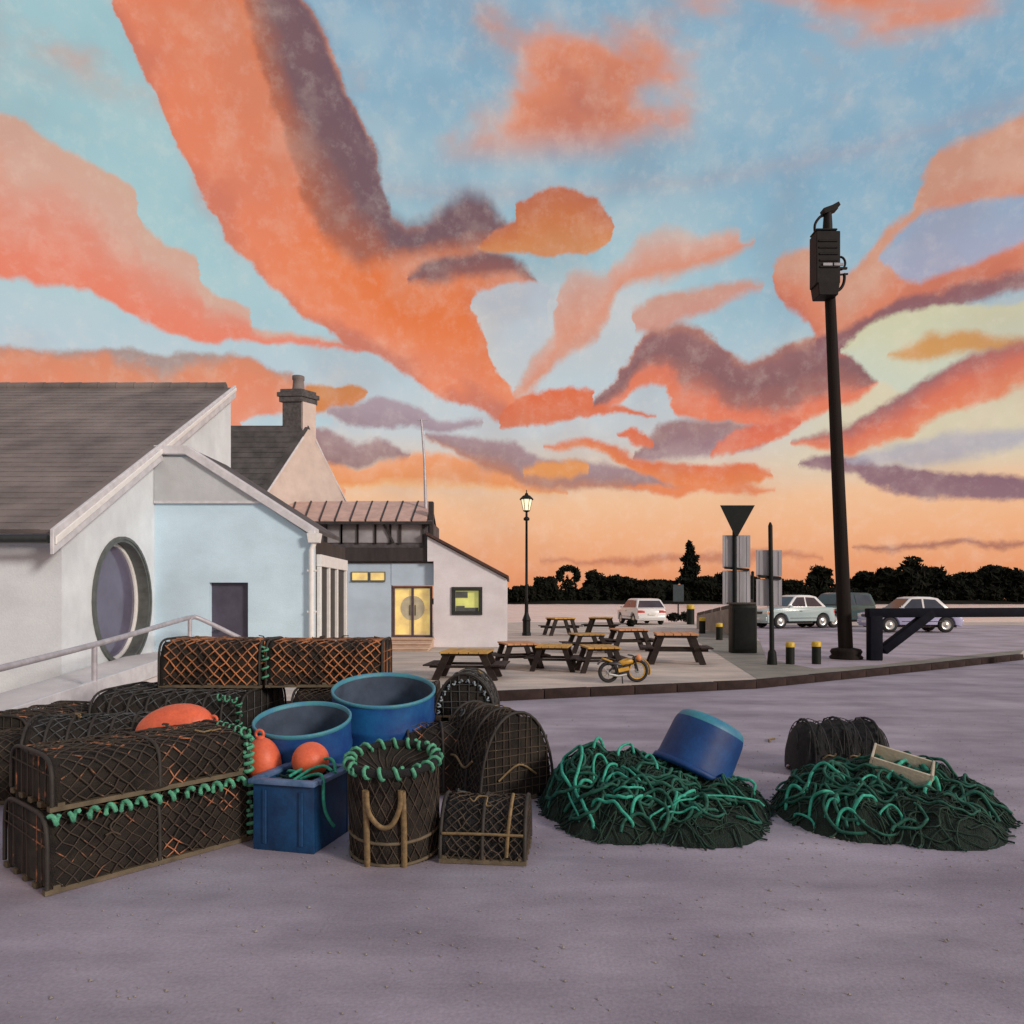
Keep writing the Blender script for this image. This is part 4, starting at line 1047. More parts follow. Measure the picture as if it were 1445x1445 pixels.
# ---- low sloping wall
t = thing('low_wall', 'low weathered concrete wall with dark coping rising toward the sign', 'wall', G(1010, 900, ZP))
D0, D1 = G(0, 887, ZP).y, G(0, 902, ZP).y
a0 = Vector((xat(983, D0), D0, ZP)); a1 = Vector((xat(1062, D1), D1, ZP))
zt0_, zt1_ = zat(869, D0), zat(851, D1)
b = MB(); b.prism([a0, a1, Vector((a1.x, a1.y, zt1_)), Vector((a0.x, a0.y, zt0_))], (0, 0, 0), (.12, .4, 0)); b.build('wall', M['concrete'], t, True)
b = MB()
for i in range(6):
    p0 = a0.lerp(a1, i / 6 + .003); p1 = a0.lerp(a1, (i + 1) / 6 - .003)
    q = MB(); z0_, z1_ = zt0_ + (zt1_ - zt0_) * i / 6, zt0_ + (zt1_ - zt0_) * (i + 1) / 6
    q.prism([Vector((p0.x, p0.y - .06, z0_ + .003)), Vector((p1.x, p1.y - .06, z1_ + .003)), Vector((p1.x, p1.y - .06, z1_ + .16)), Vector((p0.x, p0.y - .06, z0_ + .16))], (0, 0, 0), (.15, .52, 0))
    q.build('coping_stone', M['cap_dark'], t, True, bevel=.02, seg=1)

# ---- small board on a post, shrubs, litter post by the white car
p = G(957, 876, ZP)
t = thing('small_sign', 'small dull teal board on a thin post among low shrubs by the water', 'sign', p)
k = p.y / F
MB().tube([(0, 0, 0), (0, 0, (876 - 826) * k)], .05, 8).build('post', M['sign_dark'], t)
MB().box((0, -.06, (876 - 837) * k), (15 * k, .04, 24 * k)).build('board', M['sign_teal'], t, bevel=.01, seg=1)
def leaf_clump(b, c, r, n, s, mi=0, flat=1.0):
    for _ in range(n):
        d = Vector((random.gauss(0, 1), random.gauss(0, 1), random.gauss(0, 1))).normalized() * (random.random() ** .4)
        p = Vector(c) + Vector((d.x * r[0], d.y * r[1], d.z * r[2]))
        u = Vector((random.gauss(0, 1), random.gauss(0, 1), random.gauss(0, 1))).normalized()
        v = u.orthogonal().normalized(); w = s * random.uniform(.6, 1.3)
        b.add([p - u * w, p + v * w * .55, p + u * w, p - v * w * .55], [(0, 1, 2, 3)], mi)
    return b
for X, Y, wd, ht, lb in ((951, 877, 13, 12, 'low dark shrub left of the small teal sign post'), (967, 878, 12, 15, 'low dark shrub between the small teal sign and bollard'), (890, 884, 6, 10, 'small rusty brown bush in front of the white car')):
    p = G(X, Y, ZP); k = p.y / F
    t = thing('shrub', lb, 'shrub', p)
    b = MB(); leaf_clump(b, (0, 0, ht * k * .5), (wd * k * .8, .5, ht * k * .5), 240, .12); b.build('foliage', M['leaf'], t)
    b = MB()
    for i in range(5): b.tube([(0, 0, 0), (random.uniform(-.3, .3), random.uniform(-.2, .2), ht * k * .6)], .02, 5)
    b.build('stem', M['bark'], t)
p = G(879, 877, ZP); k = p.y / F
t = thing('mooring_bollard', 'squat dark mooring bollard with pointed cap left of the white car', 'bollard', p)
MB().lathe([(.16, 0), (.16, .34)], 12).build('post', M['iron'], t)
MB().lathe([(.16, .34), (.20, .36), (.19, .44), (.001, .66)], 12).build('cap', M['iron'], t)

# ---- dark timber height gate at the right edge
gp = G(1234, 932, ZP); gd = gp.y; k = gd / F
t = thing('timber_gate', 'navy painted timber gate frame with diagonal brace at right, before the silver car', 'gate', gp)
q = .36
def gz(Y): return (932 - Y) * k
MB().box((0, 0, gz(868) / 2), (.33, .26, gz(868))).build('post', M['navy'], t, bevel=.03)
MB().bar((-.20, 0, gz(865)), (4.6, .1, gz(865) + .02), .26, .24).build('beam', M['navy'], t, bevel=.03)
MB().bar((.20, 0, gz(918)), (1.5, .02, gz(864)), .24, .24).build('brace', M['navy'], t, bevel=.025)
MB().box((4.42, .1, gz(868) / 2), (.37, .30, gz(868))).build('post', M['navy'], t, bevel=.03)

# ================================================================ picnic tables
def make_table(label, mt):
    t = thing('picnic_table', label, 'picnic table', (0, 0, 0), 0, 'picnic tables on the plaza')
    b = MB()
    for i in range(5): b.box((-.30 + i * .15, 0, .73), (.138, 1.05, .05))
    b.build('tabletop', mt, t, bevel=.006, seg=1)
    for y in (-.40, .40): MB().box((0, y, .675), (.72, .07, .06)).build('top_batten', M['table_leg'], t)
    for s in (-1, 1):
        b = MB()
        for i in range(2): b.box((s * (.46 + i * .115), 0, .40), (.108, 1.05, .04))
        b.build('bench', M['table_leg'], t, bevel=.006, seg=1)
    for y in (-.37, .37):
        for s in (-1, 1):
            MB().bar((s * .46, y, .0), (s * .27, y, .70), .11, .10, up=(0, 1, 0)).build('leg', M['table_leg'], t)
        MB().box((0, y + .08, .345), (1.12, .05, .07)).build('crossbar', M['table_leg'], t)
    return t
pt = make_table('nearest picnic table, yellow topped, left behind the domed creel', M['table_top'])
pt2 = make_table('orange topped picnic table beside the white wing, left end of the rows', M['table_top2'])
tabs = [(660, 960, 925, 70, -6, pt, None, 0), (731, 944, 908, 48, 14, pt2, None, 0),
        (782, 948, 915, 48, -10, pt, 'yellow topped picnic table second from left in the front row', 1),
        (828, 922, 899, 42, 12, pt, 'yellow topped picnic table in the middle of the group, behind the front row', 1),
        (846, 950, 923, 48, 5, pt, 'yellow topped picnic table directly behind the yellow motorbike', 1),
        (791, 897, 872, 40, 20, pt, 'picnic table in the back row, nearest the lamp post', 1),
        (848, 894, 871, 38, -16, pt, 'picnic table in the back row, just left of the white car', 1),
        (887, 920, 888, 46, 10, pt2, 'orange topped picnic table in front of the white car', 1),
        (953, 938, 894, 60, -7, pt2, 'largest looking orange topped picnic table, nearest the kerb corner at right', 1)]
for X, Yb, Yt, wpx, yaw, src, lb, cp in tabs:
    p = G(X, Yb, ZP); p.y += .37; p.x = xat(X, p.y)
    o = copy_thing(src, lb, p, math.radians(yaw)) if cp else src
    o.location = p; o.rotation_euler = (0, 0, math.radians(yaw))
    hgt = (Yb - Yt) * (p.y - .37) / F
    sx_ = min(1.35, max(.85, wpx * p.y / F / .78)); o.scale = (sx_, 1.0, min(1.15, max(.75, hgt / .75)))

# ================================================================ motorbike
mp_ = G(880, 964, ZP)
t = thing('motorbike', 'small yellow and black motorbike parked in front of the picnic tables', 'motorbike', (mp_.x, mp_.y + .1, ZP), math.radians(8))
kk = mp_.y / F
xr, xf = -21 * kk, 21 * kk; rw = 16.5 * kk
for x, s_ in ((xr, .92), (xf, 1.0)):
    r = rw * s_
    wl = MB(); Mx = Matrix.Translation((x, 0, r)) @ rot('X', PI / 2)
    n = 24
    vs_ = [(x + r * .86 * math.cos(2 * PI * i / n), 0, r + r * .86 * math.sin(2 * PI * i / n)) for i in range(n)]
    wl.tube(vs_, r * .14, 8, closed=True)
    wo_ = wl.build('wheel', M['rubber'], t)
    rm = MB(); rm.tube([(x + r * .70 * math.cos(2 * PI * i / n), 0, r + r * .70 * math.sin(2 * PI * i / n)) for i in range(n)], r * .06, 6, closed=True)
    rm.build('rim', M['moto_yellow'] if x > 0 else M['moto_black'], wo_)
    sp = MB()
    for i in range(8):
        a = 2 * PI * i / 8
        sp.bar((x, 0, r), (x + r * .68 * math.cos(a), 0, r + r * .68 * math.sin(a)), .012)
    sp.lathe([(.001, -.04), (.04, -.04), (.04, .04), (.001, .04)], 10, Mx)
    sp.build('spokes', M['rim'], wo_)
H = lambda Y: (964 - Y) * kk
XX = lambda X: (X - 880) * kk
b = MB()
b.tube([(xr, .03, H(948)), (XX(872), .03, H(951)), (XX(884), .03, H(953)), (XX(893), .03, H(936)), (XX(897), .02, H(930))], .022, 8)
b.tube([(XX(872), -.03, H(951)), (XX(867), -.03, H(939)), (XX(882), 0, H(934)), (XX(896), 0, H(931))], .022, 8)
b.tube([(xr, -.04, H(948)), (XX(866), -.04, H(940))], .018, 6)
b.build('frame', M['moto_black'], t)
b = MB(); b.box((XX(880), 0, H(947)), (.17, .12, .13)); b.box((XX(884), 0, H(940)), (.09, .1, .09), rot('Y', .3)); b.build('engine', M['moto_black'], t, bevel=.015, seg=1)
b = MB()
tk = smooth_path([(XX(873), 0, H(938.5)), (XX(879), 0, H(936)), (XX(888), 0, H(934)), (XX(895), 0, H(934))], 4)
b.tube(tk, .07, 12, rs=[.028 + .036 * math.sin(PI * (i + .6) / (len(tk) + .2)) for i in range(len(tk))]); b.build('fuel_tank', M['moto_yellow'], t)
b = MB(); b.box((XX(868), 0, H(936.5)), (.30, .13, .06), rot('Y', .12), top=.8); b.build('seat', M['moto_black'], t, bevel=.02)
b = MB(); b.box((XX(880), -.065, H(945)), (.22, .012, .075), rot('Y', -.2)); b.box((XX(857), 0, H(931.5)), (.2, .1, .03), rot('Y', .35)); b.build('side_panel', M['moto_yellow'], t, bevel=.005, seg=1, kind=None)
for s in (-.05, .05):
    MB().tube([(xf, s, rw), (XX(896), s, H(928))], .018, 8).build('fork', M['moto_black'], t)
def fender(x, r, a0, a1, w_):
    q = MB(); n = 12; vs_ = []
    for i in range(n + 1):
        a = a0 + (a1 - a0) * i / n
        for yy in (-w_, w_): vs_.append((x + r * math.cos(a), yy, rw + r * math.sin(a)))
        for yy in (w_, -w_): vs_.append((x + (r + .014) * math.cos(a), yy, rw + (r + .014) * math.sin(a)))
    fs = []
    for i in range(n):
        o = i * 4
        for j in range(4): fs.append((o + j, o + (j + 1) % 4, o + 4 + (j + 1) % 4, o + 4 + j))
    fs += [(3, 2, 1, 0), (n * 4, n * 4 + 1, n * 4 + 2, n * 4 + 3)]
    q.add(vs_, fs); return q
fender(xf, rw * 1.10, -.35, 1.9, .05).build('mudguard', M['moto_yellow'], t)
fender(xr, rw * 1.08, 1.0, 2.6, .045).build('mudguard', M['moto_black'], t)
b = MB(); b.tube(smooth_path([(XX(893), -.24, H(926)), (XX(897), -.12, H(926.5)), (XX(898), 0, H(928)), (XX(897), .12, H(926.5)), (XX(893), .24, H(926))], 4), .014, 8); b.build('handlebar', M['moto_black'], t)
b = MB(); b.lathe([(.001, -.05), (.05, -.04), (.07, .02), (.07, .04), (.001, .045)], 14, Matrix.Translation((XX(902), 0, H(929))) @ rot('Y', PI / 2)); b.build('headlight', M['amber_lens'], t)
b = MB(); b.tube([(XX(884), -.07, H(952)), (XX(872), -.08, H(954)), (XX(858), -.08, H(951))], .025, 8); b.build('exhaust', M['rim'], t)
b = MB(); b.tube([(XX(878), -.04, H(953)), (XX(876), -.17, .0)], .012, 6); b.build('side_stand', M['moto_black'], t)

# ================================================================ cars
def arch(cx_, r, z0, n=8): return [(cx_ + r * math.cos(PI - PI * i / n), z0 + r * math.sin(PI - PI * i / n)) for i in range(n + 1)]
def make_car(name, label, loc, rz, L_, W_, H_, paint, shape, roofm=None, lamps='amber', hub=None):
    """local axes: +x front, y across, z up"""
    t = thing(name, label, 'car', loc, rz)
    wr = H_ * .215; xw = L_ * .31
    z0 = H_ * .16
    if shape == 'saloon':
        topl = [(.50, .44), (.485, .53), (.40, .575), (.21, .63), (-.30, .64), (-.47, .615), (-.50, .54), (-.50, .30)]
        cab = [(.215, .625), (.06, .97), (-.02, 1.0), (-.16, .99), (-.24, .95), (-.365, .635)]
    elif shape == 'hatch':
        topl = [(.50, .40), (.485, .50), (.42, .56), (.24, .62), (-.40, .64), (-.485, .60), (-.50, .48), (-.50, .28)]
        cab = [(.25, .615), (.07, .97), (-.02, 1.0), (-.30, .985), (-.38, .94), (-.475, .615)]
    else:   # suv
        topl = [(.50, .42), (.49, .54), (.44, .59), (.28, .63), (-.42, .65), (-.49, .62), (-.50, .48), (-.50, .28)]
        cab = [(.285, .625), (.13, .96), (.04, 1.0), (-.38, .99), (-.43, .95), (-.485, .63)]
    low = []
    a2 = arch(-xw, wr * 1.18, wr); a1 = arch(xw, wr * 1.18, wr)
    low += [(-L_ * .49, z0)] + [p for p in a2 if p[1] > z0] + [p for p in a1 if p[1] > z0] + [(L_ * .49, z0)]
    outline = [Vector((x, 0, z)) for x, z in low] + [Vector((x * L_, 0, z * H_)) for x, z in topl]
    b = MB(); b.prism(outline, (0, -W_ / 2, 0), (0, W_ / 2, 0))
    # pull the nose and tail in as seen from above, and tumble the flanks in below and above
    for i, v in enumerate(b.v):
        e = abs(v.x) / (L_ / 2); v.y *= 1 - .10 * max(0, e - .7) / .3
        v.y *= 1 - .05 * max(0, (v.z / H_ - .45) / .2)
    body = b.build('body', paint, t, bevel=L_ * .008, seg=2)
    b = MB()
    wb, wt = W_ * .47, W_ * .36
    vs_ = []
    for sgn in (-1, 1):
        for x, z in cab:
            f = (z - .62) / .38; f = min(1, max(0, f))
            vs_.append((x * L_, sgn * (wb + (wt - wb) * f), z * H_))
    n = len(cab)
    fs = [tuple(range(n)), tuple(range(n, 2 * n))[::-1]] + [(i, (i + 1) % n, n + (i + 1) % n, n + i) for i in range(n)]
    b.add(vs_, fs); b.build('cabin', roofm or paint, t, bevel=L_ * .008, seg=2)
    # glass
    def side(sgn, pts):
        q = MB(); vv = []
        for x, z in pts:
            f = min(1, max(0, (z - .62) / .38)); vv.append(Vector((x * L_, sgn * (wb + (wt - wb) * f + .006), z * H_)))
        q.prism(vv, (0, 0, 0), (0, sgn * .012, 0)); q.build('side_window', M['glass'], t)
    c = cab
    fx, rxx = c[0][0], c[-1][0]
    mid = (fx + rxx) / 2 + .01
    for sgn in (-1, 1):
        side(sgn, [(fx - .045, .655), (c[1][0] - .01, .93), (mid + .012, .935), (mid + .012, .655)])
        side(sgn, [(mid - .012, .655), (mid - .012, .935), (c[-2][0] + .035, .915), (rxx + .06, .66)])
    def screen(i, j, nm):
        (xa, za), (xb, zb_) = c[i], c[j]
        q = MB(); A_ = Vector((xa * L_, 0, za * H_)); B_ = Vector((xb * L_, 0, zb_ * H_))
        nrm = Vector((B_.z - A_.z, 0, -(B_.x - A_.x))).normalized()
        if nrm.x * (1 if i == 0 else -1) < 0: nrm = -nrm
        p0, p1 = A_.lerp(B_, .1), A_.lerp(B_, .9)
        vv = [p0 + Vector((0, -wb * .90, 0)), p0 + Vector((0, wb * .90, 0)), p1 + Vector((0, wt * .9, 0)), p1 + Vector((0, -wt * .9, 0))]
        q.prism([v + nrm * .004 for v in vv], (0, 0, 0), nrm * .014); q.build(nm, M['glass'], t)
    screen(0, 1, 'windscreen'); screen(n - 1, n - 2, 'rear_window')
    for x in (xw, -xw):
        for sgn in (-1, 1):
            Mx = Matrix.Translation((x, sgn * W_ * .43, wr)) @ rot('X', -sgn * PI / 2)
            q = MB().lathe([(wr * .62, -.10), (wr * .95, -.10), (wr, -.06), (wr, .05), (wr * .93, .085), (wr * .62, .085)], 20, Mx)
            o = q.build('wheel', M['rubber'], t)
            q = MB().lathe([(wr * .63, .08), (wr * .58, .06), (wr * .3, .05), (wr * .18, .085), (.001, .09)], 20, Mx)
            q.build('rim', M['rim'] if hub is None else hub, o)
    ends = W_ * .45
    for sgn in (-1, 1):
        MB().box((L_ * .488, sgn * ends * .76, H_ * .475), (.10, W_ * .2, H_ * .10)).build('headlight', M['clear_lens'], t, bevel=.015)
        MB().box((L_ * .474, sgn * ends * .985, H_ * .47), (.12, .06, H_ * .10)).build('indicator', M['amber_lens'], t, bevel=.01)
        MB().box((-L_ * .492, sgn * ends * .75, H_ * .50), (.08, W_ * .22, H_ * .095)).build('tail_light', M['red_lens'], t, bevel=.015)
        MB().box((fx * L_ - .12 * L_ * .3, sgn * (wb + .09), H_ * .665), (.12, .14, .09)).build('door_mirror', paint, t, bevel=.02)
        MB().box((.02 * L_, sgn * W_ * .484, H_ * .52), (.16, .02, .03)).build('door_handle', M['car_dark'], t)
        MB().bar((-L_ * .30 + .05, sgn * (W_ * .493), H_ * .31), (L_ * .30 - wr * 1.3, sgn * (W_ * .493), H_ * .31), .03, .035).build('side_trim', M['car_dark'], t)
    for sgn, nm in ((1, 'front_bumper'), (-1, 'rear_bumper')):
        MB().box((sgn * L_ * .498, 0, H_ * .29), (.12, W_ * .86, H_ * .12)).build(nm, paint, t, bevel=.03)
        MB().box((sgn * (L_ * .498 + .064), 0, H_ * (.30 if sgn > 0 else .40)), (.01, .46, .10)).build('number_plate', M['plate'], t)
    MB().box((L_ * .497, 0, H_ * .465), (.05, W_ * .40, H_ * .07)).build('grille', M['car_dark'], t)
    MB().box((0, 0, z0 + .02), (L_ * .9, W_ * .72, .10)).build('underbody', M['car_dark'], t)
    return t
def car_at(X, Y): return G(X, Y, ZP)
def pxm(p, w): return w * p.y / F
p = car_at(912, 882)
cw = make_car('parked_car', 'white hatchback seen from behind, parked at the water edge beyond the tables', (p.x, p.y + 1.9, ZP), math.radians(100), 3.9, 2.0, 37 * p.y / F * 1.02, M['car_white'], 'hatch')
p = car_at(1122, 887)
make_car('parked_car', 'white saloon with teal shaded sides with orange indicators, behind the thin sign post', (p.x + .15, p.y + .9, ZP + .005), math.radians(197), 4.35, 1.85, 46 * p.y / F * 1.03, M['car_shade_teal'], 'saloon', M['car_white'])
p = car_at(1208, 887)
make_car('parked_car', 'dark teal estate car partly hidden behind the tall leaning pole', (p.x + .1, p.y + 2.4, ZP + .005), math.radians(205), 4.2, 1.9, 1.95, M['car_green'], 'suv', lamps='amber')
p = car_at(1290, 893)
make_car('parked_car', 'silver violet saloon parked behind the navy timber gate', (p.x + .25, p.y + .9, ZP + .005), math.radians(178), 4.2, 1.8, 52 * p.y / F * .98, M['car_violet'], 'saloon', M['car_white'])
# ================================================================ trees on the far bank
def make_tree(label, X, yT, wpx, D, kind='round'):
    k = D / F
    x = xat(X, D); zb = 0.6; zt = zat(yT, D); h = zt - zb; r = wpx * k / 2
    t = thing('tree' if kind != 'conifer' else 'conifer', label, 'tree', (x, D, zb))
    b = MB()
    b.tube([(0, 0, -1), (.1, 0, h * .3), (0, .1, h * .75)], .3, 7, rs=[r * .10 + .15, r * .07 + .1, .06])
    for i in range(5):
        a = random.uniform(0, 2 * PI); z = h * random.uniform(.25, .5)
        b.tube([(0, 0, z), (math.cos(a) * r * .5, math.sin(a) * r * .5, z + h * .22)], .1, 5, rs=[.18, .05])
    b.build('trunk', M['bark'], t)
    b = MB(); s = max(.55, r * .16)
    if kind == 'conifer':
        for i in range(14):
            f = i / 13; z = h * (.12 + .86 * f); rr = r * (1 - f) ** .55 * (.75 + .25 * math.sin(i * 2.1)) * (1.0 if f > .12 else .8)
            leaf_clump(b, (random.uniform(-.1, .1) * r, 0, z), (rr, rr * .7, h * .09), int(60 + 90 * (1 - f)), s * 1.5)
    elif kind == 'ring':    # crown with sky showing through its middle
        for i in range(11):
            a = PI * (-.15 + 1.3 * i / 10)
            leaf_clump(b, (math.cos(a) * r * .72, 0, h * .74 + math.sin(a) * h * .2), (r * .34, r * .4, h * .10), 90, s * .9)
        leaf_clump(b, (0, 0, h * .34), (r * .75, r * .5, h * .32), 320, s * 1.2)
        leaf_clump(b, (-r * .1, 0, h * .64), (r * .15, r * .2, h * .12), 40, s * .7)
    else:
        leaf_clump(b, (0, 0, h * .42), (r * .85, r * .6, h * .42), 330, s * 1.7)
        for i in range(9):
            a = random.uniform(0, 2 * PI); f = random.random()
            leaf_clump(b, (math.cos(a) * r * .62, math.sin(a) * r * .5, h * (.30 + .52 * f)), (r * .38, r * .36, h * .15), 80, s * 1.15)
        for i in range(4):
            leaf_clump(b, (random.uniform(-.3, .3) * r, 0, h * random.uniform(.8, .9)), (r * .34, r * .3, h * .11), 60, s * .9)
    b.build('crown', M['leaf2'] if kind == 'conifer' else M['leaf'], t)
    return t
TD = 385
trees = [(722, 832, 24, 'round', 'low round tree just right of the white wing roof'), (738, 826, 26, 'round', 'small tree behind the lamp post column'),
         (771, 812, 30, 'round', 'rounded tree just right of the lamp post'), (802, 799, 28, 'ring', 'tree with orange sky showing through its curled crown'),
         (838, 803, 28, 'round', 'pointed tree between the see-through tree and the double crown'), (866, 811, 32, 'round', 'left half of the double crowned tree pair'),
         (884, 813, 28, 'round', 'right half of the double crowned tree pair'), (914, 818, 44, 'round', 'broad low tree above the white car'),
         (940, 818, 34, 'round', 'low tree left of the small teal sign'), (973, 770, 38, 'conifer', 'tall pointed conifer, highest of the far trees'),
         (1000, 812, 36, 'round', 'tree between the tall conifer and the triangular sign'), (1025, 806, 40, 'round', 'tree behind the grey board of the triangular sign'),
         (1062, 812, 36, 'round', 'tree behind the plain dark post'), (1092, 814, 36, 'round', 'tree behind the thin sign post'),
         (1118, 818, 34, 'round', 'low tree right of the thin sign post board'), (1155, 797, 36, 'round', 'taller clumped tree just left of the leaning pole'),
         (1182, 824, 30, 'round', 'low tree behind the leaning pole'), (1214, 806, 38, 'round', 'tree just right of the leaning pole'),
         (1248, 801, 44, 'round', 'broad tree above the dark teal car'), (1286, 784, 44, 'round', 'tallest broad tree above the timber gate'),
         (1318, 799, 44, 'round', 'tree at the right, beyond the gate beam end'), (1356, 806, 46, 'round', 'wide tree at far right beyond the silver car roof'),
         (1396, 796, 48, 'round', 'second tree from the right end of the far bank'), (1436, 803, 46, 'round', 'last tree at the right end of the far bank')]
for X, yT, w, kd_, lb in trees:
    make_tree(lb, X, yT, w * 1.22, TD + random.uniform(-6, 10), kd_)
b = MB()
for i in range(130):
    X = 700 + i * 6.2
    x = xat(X, TD); hh = random.uniform(5.5, 8.6)
    leaf_clump(b, (x, TD - 3 + random.uniform(-3, 4), .4 + hh * .45), (2.8, 2.2, hh * .55), 90, 1.5)
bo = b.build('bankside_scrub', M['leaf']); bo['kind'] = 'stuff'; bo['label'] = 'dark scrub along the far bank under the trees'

# ================================================================ fishing gear in the foreground
def sup(n, W_, H_, k=22, z0=0.0):
    """half super-ellipse from one side to the other, feet vertical"""
    out = []
    for i in range(k + 1):
        a = PI * i / k
        c, s = math.cos(a), math.sin(a)
        out.append((math.copysign(abs(c) ** (2 / n), c) * W_ / 2, z0 + H_ * abs(s) ** (2 / n)))
    return out
def arc_len(pts):
    d = [0]
    for a, b in zip(pts[:-1], pts[1:]): d.append(d[-1] + math.hypot(b[0] - a[0], b[1] - a[1]))
    return d
def at_len(pts, d, s):
    s = min(max(s, 0), d[-1])
    for i in range(len(d) - 1):
        if s <= d[i + 1] + 1e-9:
            f = (s - d[i]) / max(1e-9, d[i + 1] - d[i])
            return (pts[i][0] + (pts[i + 1][0] - pts[i][0]) * f, pts[i][1] + (pts[i + 1][1] - pts[i][1]) * f)
    return pts[-1]
def lash(path, r, n, tw, closed=False):
    """short slanted wraps round a path"""
    path = [Vector(p) for p in path]; b = MB()
    d = [0]
    for a, c in zip(path[:-1], path[1:]): d.append(d[-1] + (c - a).length)
    T = d[-1]
    for i in range(n):
        s0 = T * (i + .5) / n
        pts = []
        for j in range(9):
            s = s0 + (j / 8 - .5) * T / n * .55
            s = min(max(s, 0), T)
            k = 0
            while k < len(d) - 2 and d[k + 1] < s: k += 1
            f = (s - d[k]) / max(1e-9, d[k + 1] - d[k])
            p = path[k].lerp(path[k + 1], f); tt = (path[k + 1] - path[k]).normalized()
            u = tt.orthogonal().normalized(); w = tt.cross(u)
            a = 2 * PI * j / 8 * 1.0 + i
            pts.append(p + (u * math.cos(a) + w * math.sin(a)) * r)
        b.tube(pts, tw, 5)
    return b
def make_creel(label, loc, rz, L_, W_, H_, n=3.2, twine='net_brown', net='net_dark', lashing=None, hoops=4, cell=.075, tilt=None, lash_n=9, extra=None, tw=.0045):
    """lobster creel: slatted base, hoops, tarred mesh skin, knotted twine, bound edges; x along its length"""
    R_ = Matrix.Rotation(rz, 4, 'Z') @ (tilt if tilt is not None else Matrix())
    t = thing('lobster_creel', label, 'creel', loc, 0, 'lobster creels', R=R_)
    prof = sup(n, W_ - .02, H_ - .05, 24, .04)
    K = len(prof)
    # sagging tarred mesh skin
    b = MB(); nx = 20; vs_ = []; ph = random.uniform(0, 6)
    for i in range(nx + 1):
        x = -L_ / 2 + .01 + (L_ - .02) * i / nx
        sag = 1 - .05 * abs(math.sin(PI * i / nx * (hoops - 1))) 
        for j, (y, z) in enumerate(prof):
            w = .010 * math.sin(7.1 * x + j * .7 + ph) + .007 * math.sin(13 * x - j * 1.1)
            vs_.append((x, y * sag + w, .04 + (z - .04) * sag + w))
    fs = [(i * K + j, i * K + j + 1, (i + 1) * K + j + 1, (i + 1) * K + j) for i in range(nx) for j in range(K - 1)]
    fs += [tuple(range(K))[::-1], tuple(nx * K + j for j in range(K))]
    b.add(vs_, fs, 0, True); b.build('mesh_skin', M[net], t)
    # twine netting proud of the skin
    po = sup(n, W_ - .002, H_ - .036, 24, .04); d = arc_len(po); T = d[-1]
    b = MB(); m = max(3, round(T / cell)); cw = T / m
    for dirn in (1, -1):
        i = -m
        x0 = -L_ / 2
        while True:
            xs = x0 + i * cw
            if xs > L_ / 2: break
            pts = []
            for j in range(0, m * 2 + 1):
                s = T * j / (m * 2); x = xs + (s if dirn > 0 else T - s)
                if x < -L_ / 2 + .004 or x > L_ / 2 - .004:
                    if len(pts) > 1: b.tube(pts, tw, 4)
                    pts = []; continue
                y, z = at_len(po, d, s); jt = .009
                pts.append((x + random.uniform(-jt, jt), y + random.uniform(-jt, jt), z + random.uniform(-jt, jt)))
            if len(pts) > 1: b.tube(pts, tw, 4)
            i += 1
    for xe in (-L_ / 2 - .002, L_ / 2 + .002):       # ends
        q = int(W_ / cell)
        for i in range(1, q):
            y = -W_ / 2 + W_ * i / q
            zz = [z for (yy, z) in po if abs(yy - y) < W_ * .08]
            if zz: b.tube([(xe, y, .04), (xe, y + random.uniform(-.02, .02), max(zz) - .01)], tw, 4)
        for i in range(1, int(H_ / cell)):
            z = .04 + (H_ - .05) * i / int(H_ / cell)
            yy = [abs(y_) for (y_, z_) in po if abs(z_ - z) < H_ * .1]
            if yy: b.tube([(xe, -min(yy), z), (xe, min(yy), z + random.uniform(-.02, .02))], tw, 4)
    b.build('netting', M[twine], t)
    # hoops
    for i in range(hoops):
        x = -L_ / 2 + L_ * i / (hoops - 1)
        MB().tube([(x, y, z) for y, z in sup(n, W_ + .006, H_ - .03, 20, .04)], .013, 6).build('hoop', M['hoop'], t)
    b = MB()
    for i in range(5): b.box((0, -W_ / 2 + .03 + (W_ - .06) * i / 4, .02), (L_ + .02, .05, .03))
    for i in range(3): b.box((-L_ * .46 + L_ * .92 * i / 2, 0, -.0 + .045), (.04, W_, .02))
    b.build('base_frame', M['slat'], t)
    for q in range(4):      # odd ends of twine caught on the mesh
        s0_, x0_ = random.uniform(.15, .85) * T, random.uniform(-.4, .4) * L_; pts = []
        for j in range(7):
            s0_ += random.uniform(-.06, .06); x0_ += random.uniform(-.06, .06)
            y, z = at_len(po, d, s0_); pts.append((max(-L_ * .49, min(L_ * .49, x0_)), y * 1.03, z + .012 + random.uniform(0, .02)))
        MB().tube(smooth_path(pts, 4), .006, 5).build('loose_twine', M[random.choice(['rope_tan', 'net_brown', 'net_grey', 'net_brown'])], t)
    for e in (extra or []):
        MB().tube(smooth_path(e[0], 5), e[2], 7).build(e[3] if len(e) > 3 else 'rope', M[e[1]], t)
    for l in (lashing or []):
        lash(l[0], l[1], l[2], l[3]).build('lashing', M[l[4]], t)
    return t

